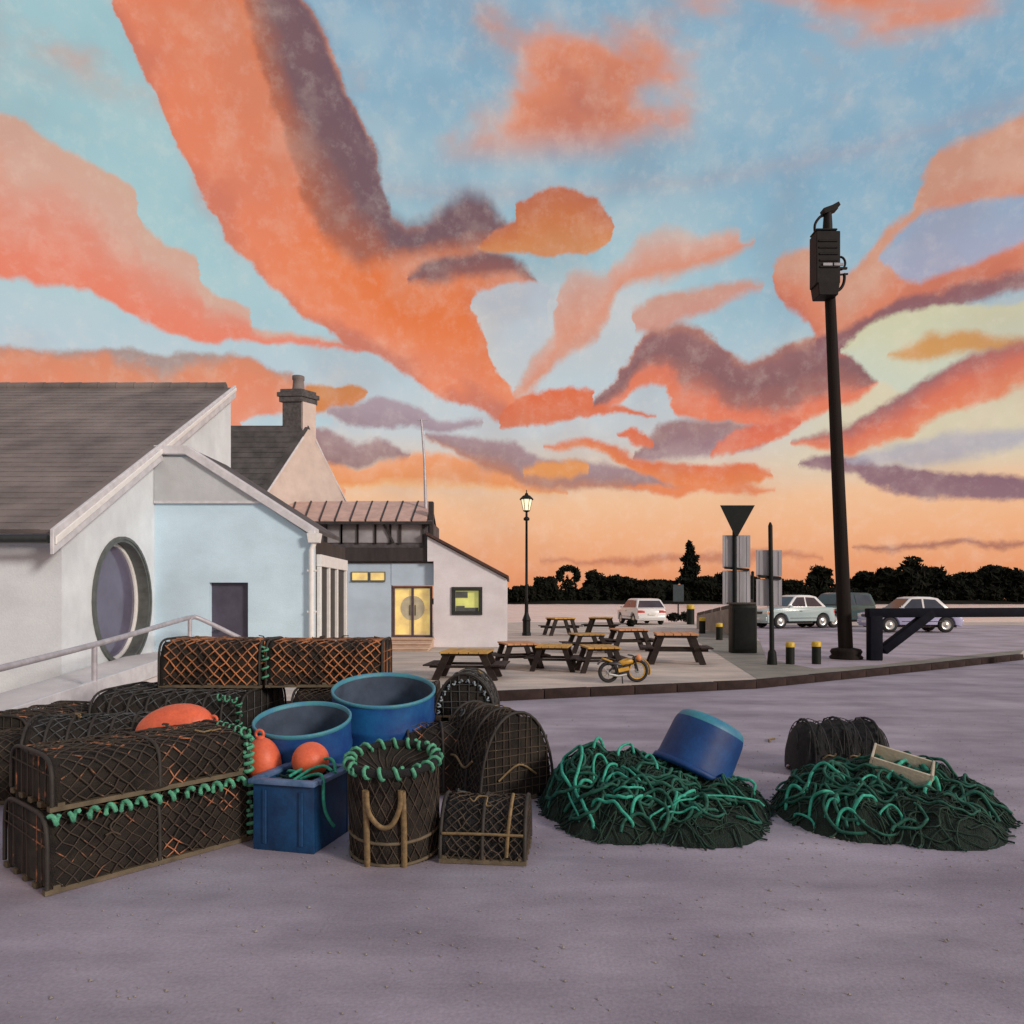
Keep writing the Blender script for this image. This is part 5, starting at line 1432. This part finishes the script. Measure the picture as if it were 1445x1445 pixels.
# --- stack by the wall: two big plain ones carry two with orange netting
make_creel('large dark creel with grey ribs, lowest of the stack by the ramp', (xat(268, 8.0) - .02, 8.15, 0), math.radians(-4), 1.62, 1.25, .76, 6, 'net_grey', 'net_dark', hoops=9, cell=.16,
           lashing=[([(.55, -.62, .74), (.80, -.62, .70), (.81, -.64, .1)], .03, 10, .010, 'rope_green')], tw=.006)
make_creel('large dark creel behind the blue barrels, under an orange netted one', (-1.62, 8.35, 0), math.radians(2), 1.5, 1.2, .76, 6, 'net_brown', 'net_dark', hoops=4, cell=.09)
make_creel('orange netted creel on top of the stack, left beside the ramp rail', (xat(315, 8.25), 8.3, .775), math.radians(-3), 1.12, .78, .52, 6, 'net_orange', 'net_dark', hoops=2, cell=.125, tw=.0085)
make_creel('orange netted creel on top of the stack, right one behind the barrels', (xat(465, 8.25), 8.35, .775), math.radians(2), 1.26, .78, .51, 6, 'net_orange', 'net_dark', hoops=2, cell=.115, tw=.008,
           lashing=[([(-.64, -.40, .06), (-.64, -.40, .48)], .035, 4, .013, 'rope_green')])
# --- far left, ribbed
make_creel('dark ribbed creel at far left below the ramp edge', (-3.72, 6.55, 0), math.radians(14), 1.0, .8, .70, 2.6, 'net_grey', 'net_dark', hoops=7, cell=.12)
make_creel('dark creel at the far left edge, beyond the ribbed one', (-4.75, 6.35, 0), math.radians(30), 1.0, .75, .56, 4, 'net_brown', 'net_dark', hoops=4, cell=.09)
make_creel('dark creel standing left of the ribbed one against the ramp', (-4.85, 7.45, 0), math.radians(80), .95, .70, .62, 5, 'net_mixed', 'net_dark', hoops=4, cell=.09)
# --- small one behind, carrying the big buoy
make_creel('low dark creel under the large orange buoy', (-2.42, 6.15, 0), math.radians(5), 1.1, .75, .52, 4, 'net_brown', 'net_dark', hoops=3)
# --- front pile, lower and upper
th = math.radians(50)
ex = Vector((math.cos(th), math.sin(th), 0)); ey = Vector((-math.sin(th), math.cos(th), 0))
ctr = Vector((-2.33, 4.78, 0)) + ey * .36
make_creel('lower creel of the front left pair, bound with green twine along its top edge', ctr, th, 1.30, .78, .46, 6, 'net_mixed', 'net_dark', hoops=3, cell=.085,
           lashing=[([(-.66, -.395, .445), (.64, -.395, .445)], .028, 13, .015, 'rope_green'), ([(.655, -.40, .04), (.655, -.40, .44)], .028, 6, .015, 'rope_green')])
make_creel('upper creel of the front left pair, brown topped with a green bound corner', ctr + Vector((.0, .02, .475)), th, 1.26, .74, .32, 5, 'net_mixed', 'net_dark', hoops=3, cell=.10, tw=.0055,
           lashing=[([(.635, -.375, .0), (.635, -.375, .30)], .028, 5, .015, 'rope_green'), ([(.635, -.37, .30), (.635, .1, .31)], .03, 5, .010, 'rope_green')])
# --- filler creel under the small buoy
make_creel('small dark creel squeezed between the front pair and the blue bin', (-1.98, 5.85, 0), math.radians(80), .62, .30, .40, 4, 'net_brown', 'net_dark', hoops=3)
# --- domed one on a base creel behind the round creels
make_creel('dark creel under the domed one, right of the blue barrels', (-.50, 7.75, 0), math.radians(4), .92, .66, .50, 4, 'net_brown', 'net_dark', hoops=3)
make_creel('domed creel with pale blue hoops, on another behind the round ended creel', (-.46, 7.62, .515), math.radians(86), .56, .60, .47, 2.0, 'net_grey', 'net_dark', hoops=3, cell=.085,
           lashing=[([(-.29, .27 * math.cos(PI * i / 16), .05 + .36 * math.sin(PI * i / 16)) for i in range(17)], .014, 14, .009, 'blue_twine')])
make_creel('big round ended creel lying in front of the domed one', (-.16, 6.62, 0), math.radians(-58), .80, .74, .76, 2.1, 'net_brown', 'net_dark', hoops=4, cell=.07,
           extra=[([(-.3, -.36, .3), (-.05, -.38, .36), (.1, -.37, .28), (.25, -.37, .36)], 'rope_tan', .010), ([(.405, -.2, .2), (.41, 0, .32), (.41, .18, .22)], 'rope_tan', .010)])
make_creel('dark creel leaning against the round ended creel and the barrel', (-.66, 6.72, 0), math.radians(12), .62, .5, .60, 2.4, 'net_mixed', 'net_dark', hoops=3, cell=.12)
make_creel('small half round creel with tan hoops at the front beside the drum pot', (-.17, 5.02, 0), math.radians(-6), .56, .50, .39, 2.2, 'net_brown', 'net_black', hoops=3, cell=.07,
           extra=[([(-.27, -.245, .20), (0, -.25, .205), (.27, -.245, .20)], 'rope_tan', .010), ([(.16, -.255 * math.cos(.2), .06), (.17, -.24, .22), (.18, -.15, .36), (.18, 0, .405)], 'rope_tan', .012)])

# --- black three humped creel by the right net heap
t = thing('black_creel', 'black three humped creel lying alone on the tarmac behind the right net heap', 'creel', (xat(1180, 7.35), 7.35, 0), math.radians(-3), 'lobster creels')
b = MB(); nx = 60; prof = sup(2.8, .62, .50, 20); K = len(prof); vs_ = []
for i in range(nx + 1):
    u = -1 + 2 * i / nx; x = u * .475
    e = (1 - abs(u) ** 7) ** .5
    hump = .90 + .10 * abs(math.cos(PI * 1.5 * u)) ** .8 + .03 * u
    for j, (y, z) in enumerate(prof):
        jn = 1 + .05 * math.sin(9 * u + j) * math.sin(j * 1.9 + 5 * u)
        vs_.append((x, y * (.25 + .75 * e) * (.5 + .5 * hump) * jn, z * (.12 + .88 * e) * hump * jn + .015))
fs = [(i * K + j, i * K + j + 1, (i + 1) * K + j + 1, (i + 1) * K + j) for i in range(nx) for j in range(K - 1)]
b.add(vs_, fs, 0, True); b.build('mesh_skin', M['net_black'], t)
for u in (-.66, 0.0, .66):
    e = (1 - abs(u) ** 7) ** .5; hump = .9 + .10 * abs(math.cos(PI * 1.5 * u)) ** .8 + .03 * u
    MB().tube([(u * .475, y * (.25 + .75 * e) * (.5 + .5 * hump) * 1.05, z * (.12 + .88 * e) * hump * 1.05 + .02) for y, z in prof], .012, 6).build('hoop', M['net_black'], t)
b = MB()
for i in range(9):
    u = -.9 + .225 * i
    for s in (1, -1):
        pts = []
        for j in range(2, K - 2):
            uu = u + s * .018 * j
            if abs(uu) > .96: continue
            e = (1 - abs(uu) ** 7) ** .5; hump = .9 + .10 * abs(math.cos(PI * 1.5 * uu)) ** .8 + .03 * uu
            y, z = prof[j]; pts.append((uu * .475, y * (.25 + .75 * e) * (.5 + .5 * hump) * 1.055, z * (.12 + .88 * e) * hump * 1.055 + .02))
        if len(pts) > 2: b.tube(pts, .005, 4)
b.build('netting', M['net_faint'], t)
for u in (-.42, .06, .5): MB().tube(smooth_path([((u - .1) * .475, -.31, .20), (u * .475, -.325, .235), ((u + .12) * .475, -.31, .225), ((u + .16) * .475, -.315, .25)], 4), .008, 6).build('rope', M['rope_tan'], t)

# --- drum pot with green bound rim
pc = Vector((xat(558, 5.05), 5.05, 0))
t = thing('drum_pot', 'upright drum shaped pot with green bound rim and tan ropes, beside the blue bin', 'creel', pc, 0, R=rot('X', math.radians(8)))
r_, h_ = .305, .66
b = MB(); n = 40; vs_ = []
zs_ = [0, .1, .2, .3, .4, .5, .6, h_]
for z in zs_:
    for k in range(n):
        a = 2 * PI * k / n; rr = r_ * (.96 + .035 * math.sin(PI * z / h_)) + .006 * math.sin(9 * a + 14 * z)
        vs_.append((rr * math.cos(a), rr * math.sin(a), z))
fs = [(i * n + k, i * n + (k + 1) % n, (i + 1) * n + (k + 1) % n, (i + 1) * n + k) for i in range(len(zs_) - 1) for k in range(n)]
b.add(vs_, fs, 0, True); b.lathe([(r_ * .95, h_), (r_ * .86, h_ - .015), (r_ * .5, h_ - .05), (.09, h_ - .09), (.085, h_ - .25)], 32)
b.build('mesh_skin', M['net_dark'], t)
b = MB()
for s in (1, -1):
    for k in range(26):
        b.tube([((r_ * 1.005) * math.cos(2 * PI * k / 26 + s * z * 1.6), (r_ * 1.005) * math.sin(2 * PI * k / 26 + s * z * 1.6), z) for z in [h_ * i / 10 for i in range(11)]], .004, 4)
for k in range(18):
    a = 2 * PI * k / 18
    b.tube([(r_ * .95 * math.cos(a), r_ * .95 * math.sin(a), h_ + .004), (r_ * .5 * math.cos(a + .3), r_ * .5 * math.sin(a + .3), h_ - .04), (.09 * math.cos(a + .5), .09 * math.sin(a + .5), h_ - .08)], .004, 4)
b.build('netting', M['net_brown'], t)
rim = [(r_ * .97 * math.cos(2 * PI * k / 40), r_ * .97 * math.sin(2 * PI * k / 40), h_ + .01) for k in range(41)]
MB().tube(rim[:-1], .028, 8, closed=True).build('rim_hoop', M['net_black'], t)
lash(rim, .036, 17, .014).build('lashing', M['rope_green'], t)
for z in (.05, .20): MB().tube([(r_ * 1.0 * math.cos(2 * PI * k / 36), r_ * 1.0 * math.sin(2 * PI * k / 36), z) for k in range(36)], .012, 6, closed=True).build('hoop', M['slat'], t)
def on_drum(a, z, o=.016): return (( r_ + o) * math.sin(a), -(r_ + o) * math.cos(a), z)
for a in (-.44, .34): MB().tube([on_drum(a, .04), on_drum(a + .01, .3), on_drum(a, .56)], .020, 8).build('rope', M['rope_tan'], t)
MB().tube(smooth_path([on_drum(-.40, .56, .02), on_drum(-.34, .42, .03), on_drum(-.1, .33, .03), on_drum(.12, .35, .03), on_drum(.27, .46, .03), on_drum(.29, .57, .02)], 5), .017, 8).build('rope', M['rope_tan'], t)

# --- blue barrels, cut open
def make_barrel(label, X, Yrim, D, dia, h, tilt):
    c = Vector((xat(X, D), D, .0))
    t = thing('blue_barrel', label, 'barrel', c, 0, 'cut down blue barrels', R=tilt)
    r = dia / 2
    b = MB().lathe([(.001, 0), (r * .96, 0), (r, .03), (r * 1.0, h * .28), (r * 1.012, h * .3), (r * 1.012, h * .33), (r, h * .35), (r * .995, h * .66), (r * 1.008, h * .68), (r * 1.008, h * .71), (r * .995, h * .73), (r * .995, h - .03)], 48)
    b.build('body', M['barrel'], t)
    b = MB().lathe([(r * .965, h - .035), (r * .95, h * .5), (r * .95, .02), (.001, .02)], 48); b.build('inside', M['barrel_in'], t)
    b = MB().lathe([(r * .99, h - .04), (r * 1.015, h - .03), (r * 1.02, h - .008), (r * 1.0, h), (r * .97, h - .004), (r * .96, h - .036)], 48); b.build('rim', M['barrel_rim'], t)
    return t
make_barrel('smaller cut open blue barrel, nearer one behind the blue bin', 435, 1000, 6.10, .77, .80, rot('X', math.radians(12)))
make_barrel('larger cut open blue barrel, taller one behind the drum pot', 542, 962, 7.05, .955, .93, rot('X', math.radians(12)) @ rot('Y', math.radians(2)))

# --- blue bin
bc = Vector((xat(427, 5.28), 5.28, 0))
t = thing('blue_bin', 'square dark blue fish bin holding rope and an orange buoy, at the front', 'bin', bc, math.radians(-14))
w_, d_, h_ = .47, .52, .47
b = MB()
b.box((0, -d_ / 2 + .015, h_ / 2), (w_, .03, h_)); b.box((0, d_ / 2 - .015, h_ / 2), (w_, .03, h_))
b.box((-w_ / 2 + .015, 0, h_ / 2), (.03, d_ - .061, h_)); b.box((w_ / 2 - .015, 0, h_ / 2), (.03, d_ - .061, h_)); b.box((0, 0, .04), (w_ - .061, d_ - .061, .04))
b.build('body', M['bin'], t, bevel=.008)
b = MB()
o_, q = .022, .05
b.box((0, -d_ / 2, h_ + .012), (w_ + 2 * o_, q + o_, .035)); b.box((0, d_ / 2, h_ + .012), (w_ + 2 * o_, q + o_, .035))
b.box((-w_ / 2, 0, h_ + .012), (q + o_, d_ - q - o_ - .002, .034)); b.box((w_ / 2, 0, h_ + .012), (q + o_, d_ - q - o_ - .002, .034))
b.build('rim', M['bin_rim'], t, bevel=.010)
for x in (-.14, .14): MB().box((x, -d_ / 2 - .006, h_ * .5), (.03, .012, h_ * .8)).build('rib', M['bin'], t, bevel=.004, seg=1)
# green net heaped in the bin + the rope hanging over its side
tt = thing('bin_rope', 'green rope coiled in the blue bin and hanging over its right side', 'rope', bc, math.radians(-14))
b = MB()
for k in range(16):
    pts = [(random.uniform(-.2, .2), random.uniform(-.22, .22), random.uniform(.36, .47)) for _ in range(6)]
    b.tube(smooth_path(pts, 6), .011, 6)
b.build('coil', M['rope_dark'], tt)
for pts in ([(-.05, -.1, .48), (.04, .02, .54), (.14, .08, .58), (.22, .05, .57), (.26, .0, .50)],
            [(.02, -.16, .47), (.08, -.04, .52), (.17, 0, .545), (.25, -.03, .52)],
            [(.05, -.12, .47), (.13, -.10, .50), (.21, -.14, .52), (.262, -.18, .50), (.275, -.20, .38), (.272, -.17, .28), (.278, -.12, .20), (.28, -.06, .14)],
            [(-.18, .1, .46), (-.12, .02, .49), (-.06, -.03, .50), (.0, -.02, .49)]):
    MB().tube(smooth_path(pts, 6), .012, 7).build('strand', M['rope'], tt)

# --- buoys
def make_buoy(label, c, rx_, ry_, rz_, R_):
    t = thing('buoy', label, 'buoy', c, 0, 'orange buoys', R=R_)
    n = 18; prof = [(max(.0005, math.sin(PI * i / n)), -math.cos(PI * i / n)) for i in range(n + 1)]
    b = MB(); b.lathe([(r, z) for r, z in prof], 28, Matrix.Diagonal((rx_, ry_, rz_, 1)))
    b.build('float', M['buoy'], t)
    b = MB(); b.tube([(.03 * math.cos(2 * PI * k / 12), 0, rz_ + .025 + .03 * math.sin(2 * PI * k / 12)) for k in range(12)], .012, 6, closed=True)
    b.lathe([(.035, rz_ - .012), (.035, rz_ + .01), (.001, rz_ + .012)], 10)
    b.build('eyelet', M['buoy'], t)
make_buoy('large orange buoy lying on top of the creels at left', (xat(246, 5.95), 5.95, .685), .20, .20, .34, rot('Y', math.radians(76)) @ rot('X', math.radians(10)))
make_buoy('orange buoy wedged upright between the creels and the blue bin', (xat(371, 5.5), 5.52, .50), .13, .13, .20, rot('Y', math.radians(-8)))
make_buoy('orange buoy sitting in the blue bin under green rope', (bc.x + .03, bc.y + .10, .555), .135, .135, .135, rot('Y', math.radians(30)) @ rot('X', 2.6))

# --- net heaps with loops of rope
def heap(name, label, c, bumps, radius, loops, dark, seed, squash=1.0, extra=0):
    rnd = random.Random(seed)
    def hf(x, y):
        z = 0
        for bx_, by_, br_, bh in bumps:
            q = ((x - bx_) ** 2 + (y - by_) ** 2) / (br_ * br_)
            z = max(z, bh * (1 - q) ** .9) if q < 1 else z
        return z
    def hn(x, y):
        return hf(x, y) + (.025 * math.sin(17 * x + 3 * y) * math.sin(15 * y - 4 * x) + .02 * math.sin(31 * x) * math.sin(29 * y)) * min(1, hf(x, y) * 8)
    t = thing(name, label, 'fishing net', c, 0, 'heaps of green net')
    n = 72; b = MB(); vs_ = []; ok = []
    for i in range(n + 1):
        for j in range(n + 1):
            x = -radius + 2 * radius * i / n; y = -radius + 2 * radius * j / n
            vs_.append((x, y, hn(x, y) - .004)); ok.append(hf(x, y) > .002)
    fs = []
    for i in range(n):
        for j in range(n):
            q = (i * (n + 1) + j, (i + 1) * (n + 1) + j, (i + 1) * (n + 1) + j + 1, i * (n + 1) + j + 1)
            if any(ok[k] for k in q): fs.append(q)
    b.add(vs_, fs, 0, True)
    b.build('net_mass', M['net_green'], t, kind=None)
    # dark strands wandering over the heap
    b = MB()
    cnt = 0
    while cnt < dark:
        x, y = rnd.uniform(-radius, radius), rnd.uniform(-radius, radius)
        if hf(x, y) < .012: continue
        cnt += 1
        a = rnd.uniform(0, 2 * PI); cu = rnd.uniform(-5, 5); pts = []
        for s in range(26):
            z = hn(x, y)
            if hf(x, y) < .004:
                out_ = out_ + 1 if pts else 1
                if out_ > 2: break
            else: out_ = 0
            pts.append((x, y, max(z, .0) + .008 + .012 * rnd.random()))
            a += cu * .04 + rnd.uniform(-.15, .15); cu += rnd.uniform(-1.2, 1.2)
            x += math.cos(a) * .035; y += math.sin(a) * .035
        if len(pts) > 4: b.tube(pts, rnd.uniform(.0035, .008), 5)
    b.build('strands', M['rope_dark'], t, kind='stuff')
    b = MB(); cnt = 0
    while cnt < dark // 4:
        x, y = rnd.uniform(-radius, radius), rnd.uniform(-radius, radius)
        if hf(x, y) < .06: continue
        cnt += 1
        a = rnd.uniform(0, 2 * PI); cu = rnd.choice((-1, 1)) * rnd.uniform(3, 9); pts = []; lift = rnd.uniform(.02, .06)
        m_ = rnd.randint(14, 30)
        for s in range(m_):
            if hf(x, y) < .02 and len(pts) > 3: break
            pts.append((x, y, hn(x, y) + .008 + lift * math.sin(PI * s / (m_ - 1))))
            a += cu * .035; x += math.cos(a) * .032; y += math.sin(a) * .032
        if len(pts) > 4: b.tube(smooth_path(pts, 2), rnd.uniform(.010, .0145), 6)
    b.build('coils', M['rope_mid'], t, kind='stuff')
    # bright loops: photo pixel -> where that line of sight meets the heap
    for k, (lp_, rr) in enumerate(loops):
        pts = []
        for X, Y in lp_:
            dirv = Vector(((X - CX) / F, 1.0, -(Y - HY) / F)); s = 3.0
            best = None
            while s < 9:
                p = Vector((0, 0, EYE)) + dirv * s - Vector(c)
                hh_ = hn(p.x, p.y)
                if hf(p.x, p.y) > .03:
                    gap_ = p.z - hh_
                    if best is None or gap_ < best[0]: best = (gap_, Vector((p.x, p.y, hh_)))
                    if gap_ <= .004: break
                s += .01
            pts.append(best[1] if best else p)
        for a in range(1, len(pts)):        # keep a loop in one piece where it crosses a hollow
            if abs(pts[a].y - pts[a - 1].y) > .35: pts[a].y = pts[a - 1].y + math.copysign(.12, pts[a].y - pts[a - 1].y)
        sp_ = smooth_path(pts, 6)
        m_ = len(sp_)
        out = []
        for i, p in enumerate(sp_):
            l = math.sin(PI * i / max(1, m_ - 1)) * .045 + .012
            out.append(Vector((p.x, p.y, max(p.z, hn(p.x, p.y)) + l)))
        out[0].z -= .03; out[-1].z -= .03
        MB().tube(out, rr, 8).build('rope_loop', M['rope'], t)
    return t, hf
L1 = [([(793, 1097), (795, 1076), (808, 1057), (819, 1061), (821, 1076), (815, 1100), (812, 1124), (825, 1145), (838, 1166)], .013),
      ([(792, 1082), (795, 1104), (808, 1117)], .014), ([(815, 1119), (824, 1112), (836, 1110)], .014), ([(837, 1057), (845, 1049), (852, 1046)], .014),
      ([(872, 1068), (875, 1057), (888, 1053), (895, 1066)], .012), ([(907, 1076), (920, 1077), (928, 1089)], .012), ([(838, 1110), (838, 1082), (848, 1073), (858, 1085)], .010),
      ([(850, 1110), (858, 1091), (871, 1082)], .012), ([(855, 1107), (868, 1101), (880, 1104), (896, 1113)], .013), ([(854, 1125), (868, 1134), (884, 1136), (902, 1133)], .013),
      ([(836, 1136), (855, 1141), (878, 1154), (894, 1166)], .013), ([(891, 1152), (896, 1139), (908, 1132), (922, 1130)], .013), ([(950, 1141), (955, 1133), (953, 1123)], .011),
      ([(950, 1146), (966, 1133), (981, 1118)], .013), ([(1038, 1090), (1053, 1091), (1065, 1104), (1064, 1119)], .013), ([(915, 1157), (950, 1147), (1010, 1132), (1060, 1120)], .008),
      ([(865, 1120), (885, 1122), (910, 1117)], .009), ([(876, 1085), (890, 1098), (905, 1108)], .009), ([(930, 1160), (960, 1158), (990, 1150)], .009), ([(800, 1120), (806, 1140), (818, 1158)], .008)]
c1h = Vector((xat(925, 6.05), 6.05, 0))
n1, hf1 = heap('net_heap', 'heap of dark green net and teal rope under the overturned blue tub', c1h,
     [(-.50, .14, .46, .47), (-.22, .16, .52, .42), (.08, .15, .46, .36), (-.10, -.15, .66, .36), (.30, .0, .62, .28), (.60, .0, .36, .22), (-.36, -.42, .46, .28), (.2, -.44, .52, .22), (-.62, -.1, .32, .34)], 1.15, L1, 240, 3)
L2 = [([(1139, 1116), (1147, 1096), (1162, 1086), (1178, 1094), (1191, 1102)], .013), ([(1109, 1141), (1112, 1126), (1122, 1118), (1135, 1122)], .014),
      ([(1142, 1152), (1147, 1134), (1160, 1128), (1174, 1126), (1184, 1138)], .013), ([(1165, 1150), (1171, 1139), (1183, 1135)], .012), ([(1204, 1146), (1214, 1136), (1225, 1132), (1237, 1134)], .012),
      ([(1181, 1167), (1187, 1156), (1199, 1152), (1211, 1161)], .012), ([(1252, 1102), (1264, 1090), (1282, 1081), (1302, 1086), (1316, 1101)], .016), ([(1304, 1122), (1316, 1112), (1326, 1118)], .014),
      ([(1210, 1110), (1228, 1104), (1246, 1112)], .009), ([(1120, 1158), (1136, 1166), (1150, 1172)], .009), ([(1240, 1152), (1258, 1146), (1274, 1156)], .009)]
c2h = Vector((xat(1222, 6.05), 6.0, 0))
n2, hf2 = heap('net_heap', 'heap of dark green net at right with cream box pieces caught in it', c2h,
     [(-.30, .05, .46, .34), (.05, .08, .60, .36), (.46, .12, .52, .36), (-.28, -.35, .46, .26), (.2, -.40, .56, .25), (.64, -.08, .42, .28), (-.46, -.15, .34, .24)], 1.15, L2, 230, 5)

# --- broken cream fish box in the right heap
fbx = thing('fish_box', 'cream open fish box half buried in the right net heap', 'box', (xat(1268, 6.0), 6.0, .30), 0, None, R=rot('Z', math.radians(-32)) @ rot('X', math.radians(12)) @ rot('Y', math.radians(14)))
w_, d_, h_ = .44, .28, .15
for nm, c, s in (('end_board', (-w_ / 2, 0, h_ / 2), (.02, d_ + .02, h_)), ('end_board', (w_ / 2, 0, h_ / 2), (.02, d_ + .02, h_)), ('side_board', (0, -d_ / 2, h_ / 2), (w_ - .022, .018, h_ - .01)), ('side_board', (0, d_ / 2, h_ / 2), (w_ - .022, .018, h_ - .01)), ('bottom_board', (0, 0, .008), (w_ - .022, d_ - .02, .014))):
    MB().box(c, s).build(nm, M['foam'], fbx, bevel=.004, seg=1)

# --- overturned tub resting on the left heap
tc_ = Vector((xat(972, 6.2), 6.2, .0)); tc_.z = .235
tb = thing('blue_tub', 'deep blue plastic tub tipped over on the green net heap, teal highlight on its base', 'tub', tc_, 0, None, R=rot('Y', math.radians(27)) @ rot('X', math.radians(-10)) @ rot('Z', .3))
def rsq(hw, z, n=40, e=4.5, hd=None):
    out = []
    for k in range(n):
        a = 2 * PI * k / n; c, s = math.cos(a), math.sin(a)
        out.append((math.copysign(abs(c) ** (2 / e), c) * hw, math.copysign(abs(s) ** (2 / e), s) * (hd or hw), z))
    return out
def loft(rings, mi=0):
    b = MB(); n = len(rings[0]); vs_ = [p for r in rings for p in r]
    fs = [(i * n + k, i * n + (k + 1) % n, (i + 1) * n + (k + 1) % n, (i + 1) * n + k) for i in range(len(rings) - 1) for k in range(n)]
    b.add(vs_, fs, 0, True); return b
e_ = 2.25
tb.scale = (.94, .94, 1.02)
b = loft([rsq(.30, .03, e=e_), rsq(.335, .02, e=e_), rsq(.345, .06, e=e_), rsq(.33, .10, e=e_), rsq(.315, .40, e=e_), rsq(.305, .44, e=e_)]); b.build('body', M['tub'], tb)
b = loft([rsq(.306, .425, e=e_), rsq(.300, .455, e=e_), rsq(.285, .485, e=e_), rsq(.255, .508, e=e_), rsq(.20, .52, e=e_), rsq(.001, .522, e=e_)]); b.build('base', M['tub_base'], tb)
b = loft([rsq(.318, .06, e=e_), rsq(.295, .42, e=e_), rsq(.001, .43, e=e_)]); b.build('inside', M['tub'], tb)
b = loft([rsq(.318, .038, e=e_), rsq(.352, .025, e=e_), rsq(.358, .05, e=e_), rsq(.352, .075, e=e_), rsq(.330, .078, e=e_)]); b.build('rim', M['tub'], tb)

# --- grit and scraps lying on the tarmac near the gear
b = MB(); rg_ = random.Random(11)
for i in range(2600):
    y = rg_.uniform(2.6, 11.0) if i % 3 else rg_.uniform(4.6, 8.0); x = rg_.uniform(-.72, .75) * y
    r = rg_.uniform(.003, .009) * (1.5 if rg_.random() < .08 else 1)
    c = Vector((x, y, r * .3))
    vs_ = [c + Vector((r * rg_.uniform(.7, 1.4), 0, 0)), c + Vector((0, r * rg_.uniform(.7, 1.3), 0)), c - Vector((r * rg_.uniform(.7, 1.4), 0, 0)), c - Vector((0, r * rg_.uniform(.7, 1.3), 0)), c + Vector((0, 0, r * .8))]
    b.add(vs_, [(0, 1, 4), (1, 2, 4), (2, 3, 4), (3, 0, 4)])
g_ = b.build('grit', M['concrete']); g_['kind'] = 'stuff'; g_['label'] = 'loose grit scattered over the tarmac'
for X, Y, lb, cl, ln in ((742, 1128, 'short green rope end on the tarmac between small creel and left net heap', 'rope', .32), (1085, 1048, 'scrap of tan rope lying on the tarmac right of the blue tub', 'rope_tan', .25)):
    p = G(X, Y, 0); pts = []; a = rg_.uniform(0, 6); q = Vector((0, 0, .012))
    for j in range(12):
        pts.append(q.copy()); a += rg_.uniform(-.6, .7); q = q + Vector((math.cos(a), math.sin(a), 0)) * ln / 10
    o = MB().tube(smooth_path(pts, 3), .010, 6).build('rope_scrap', M[cl]); o.location = p; tag(o, lb, 'rope')
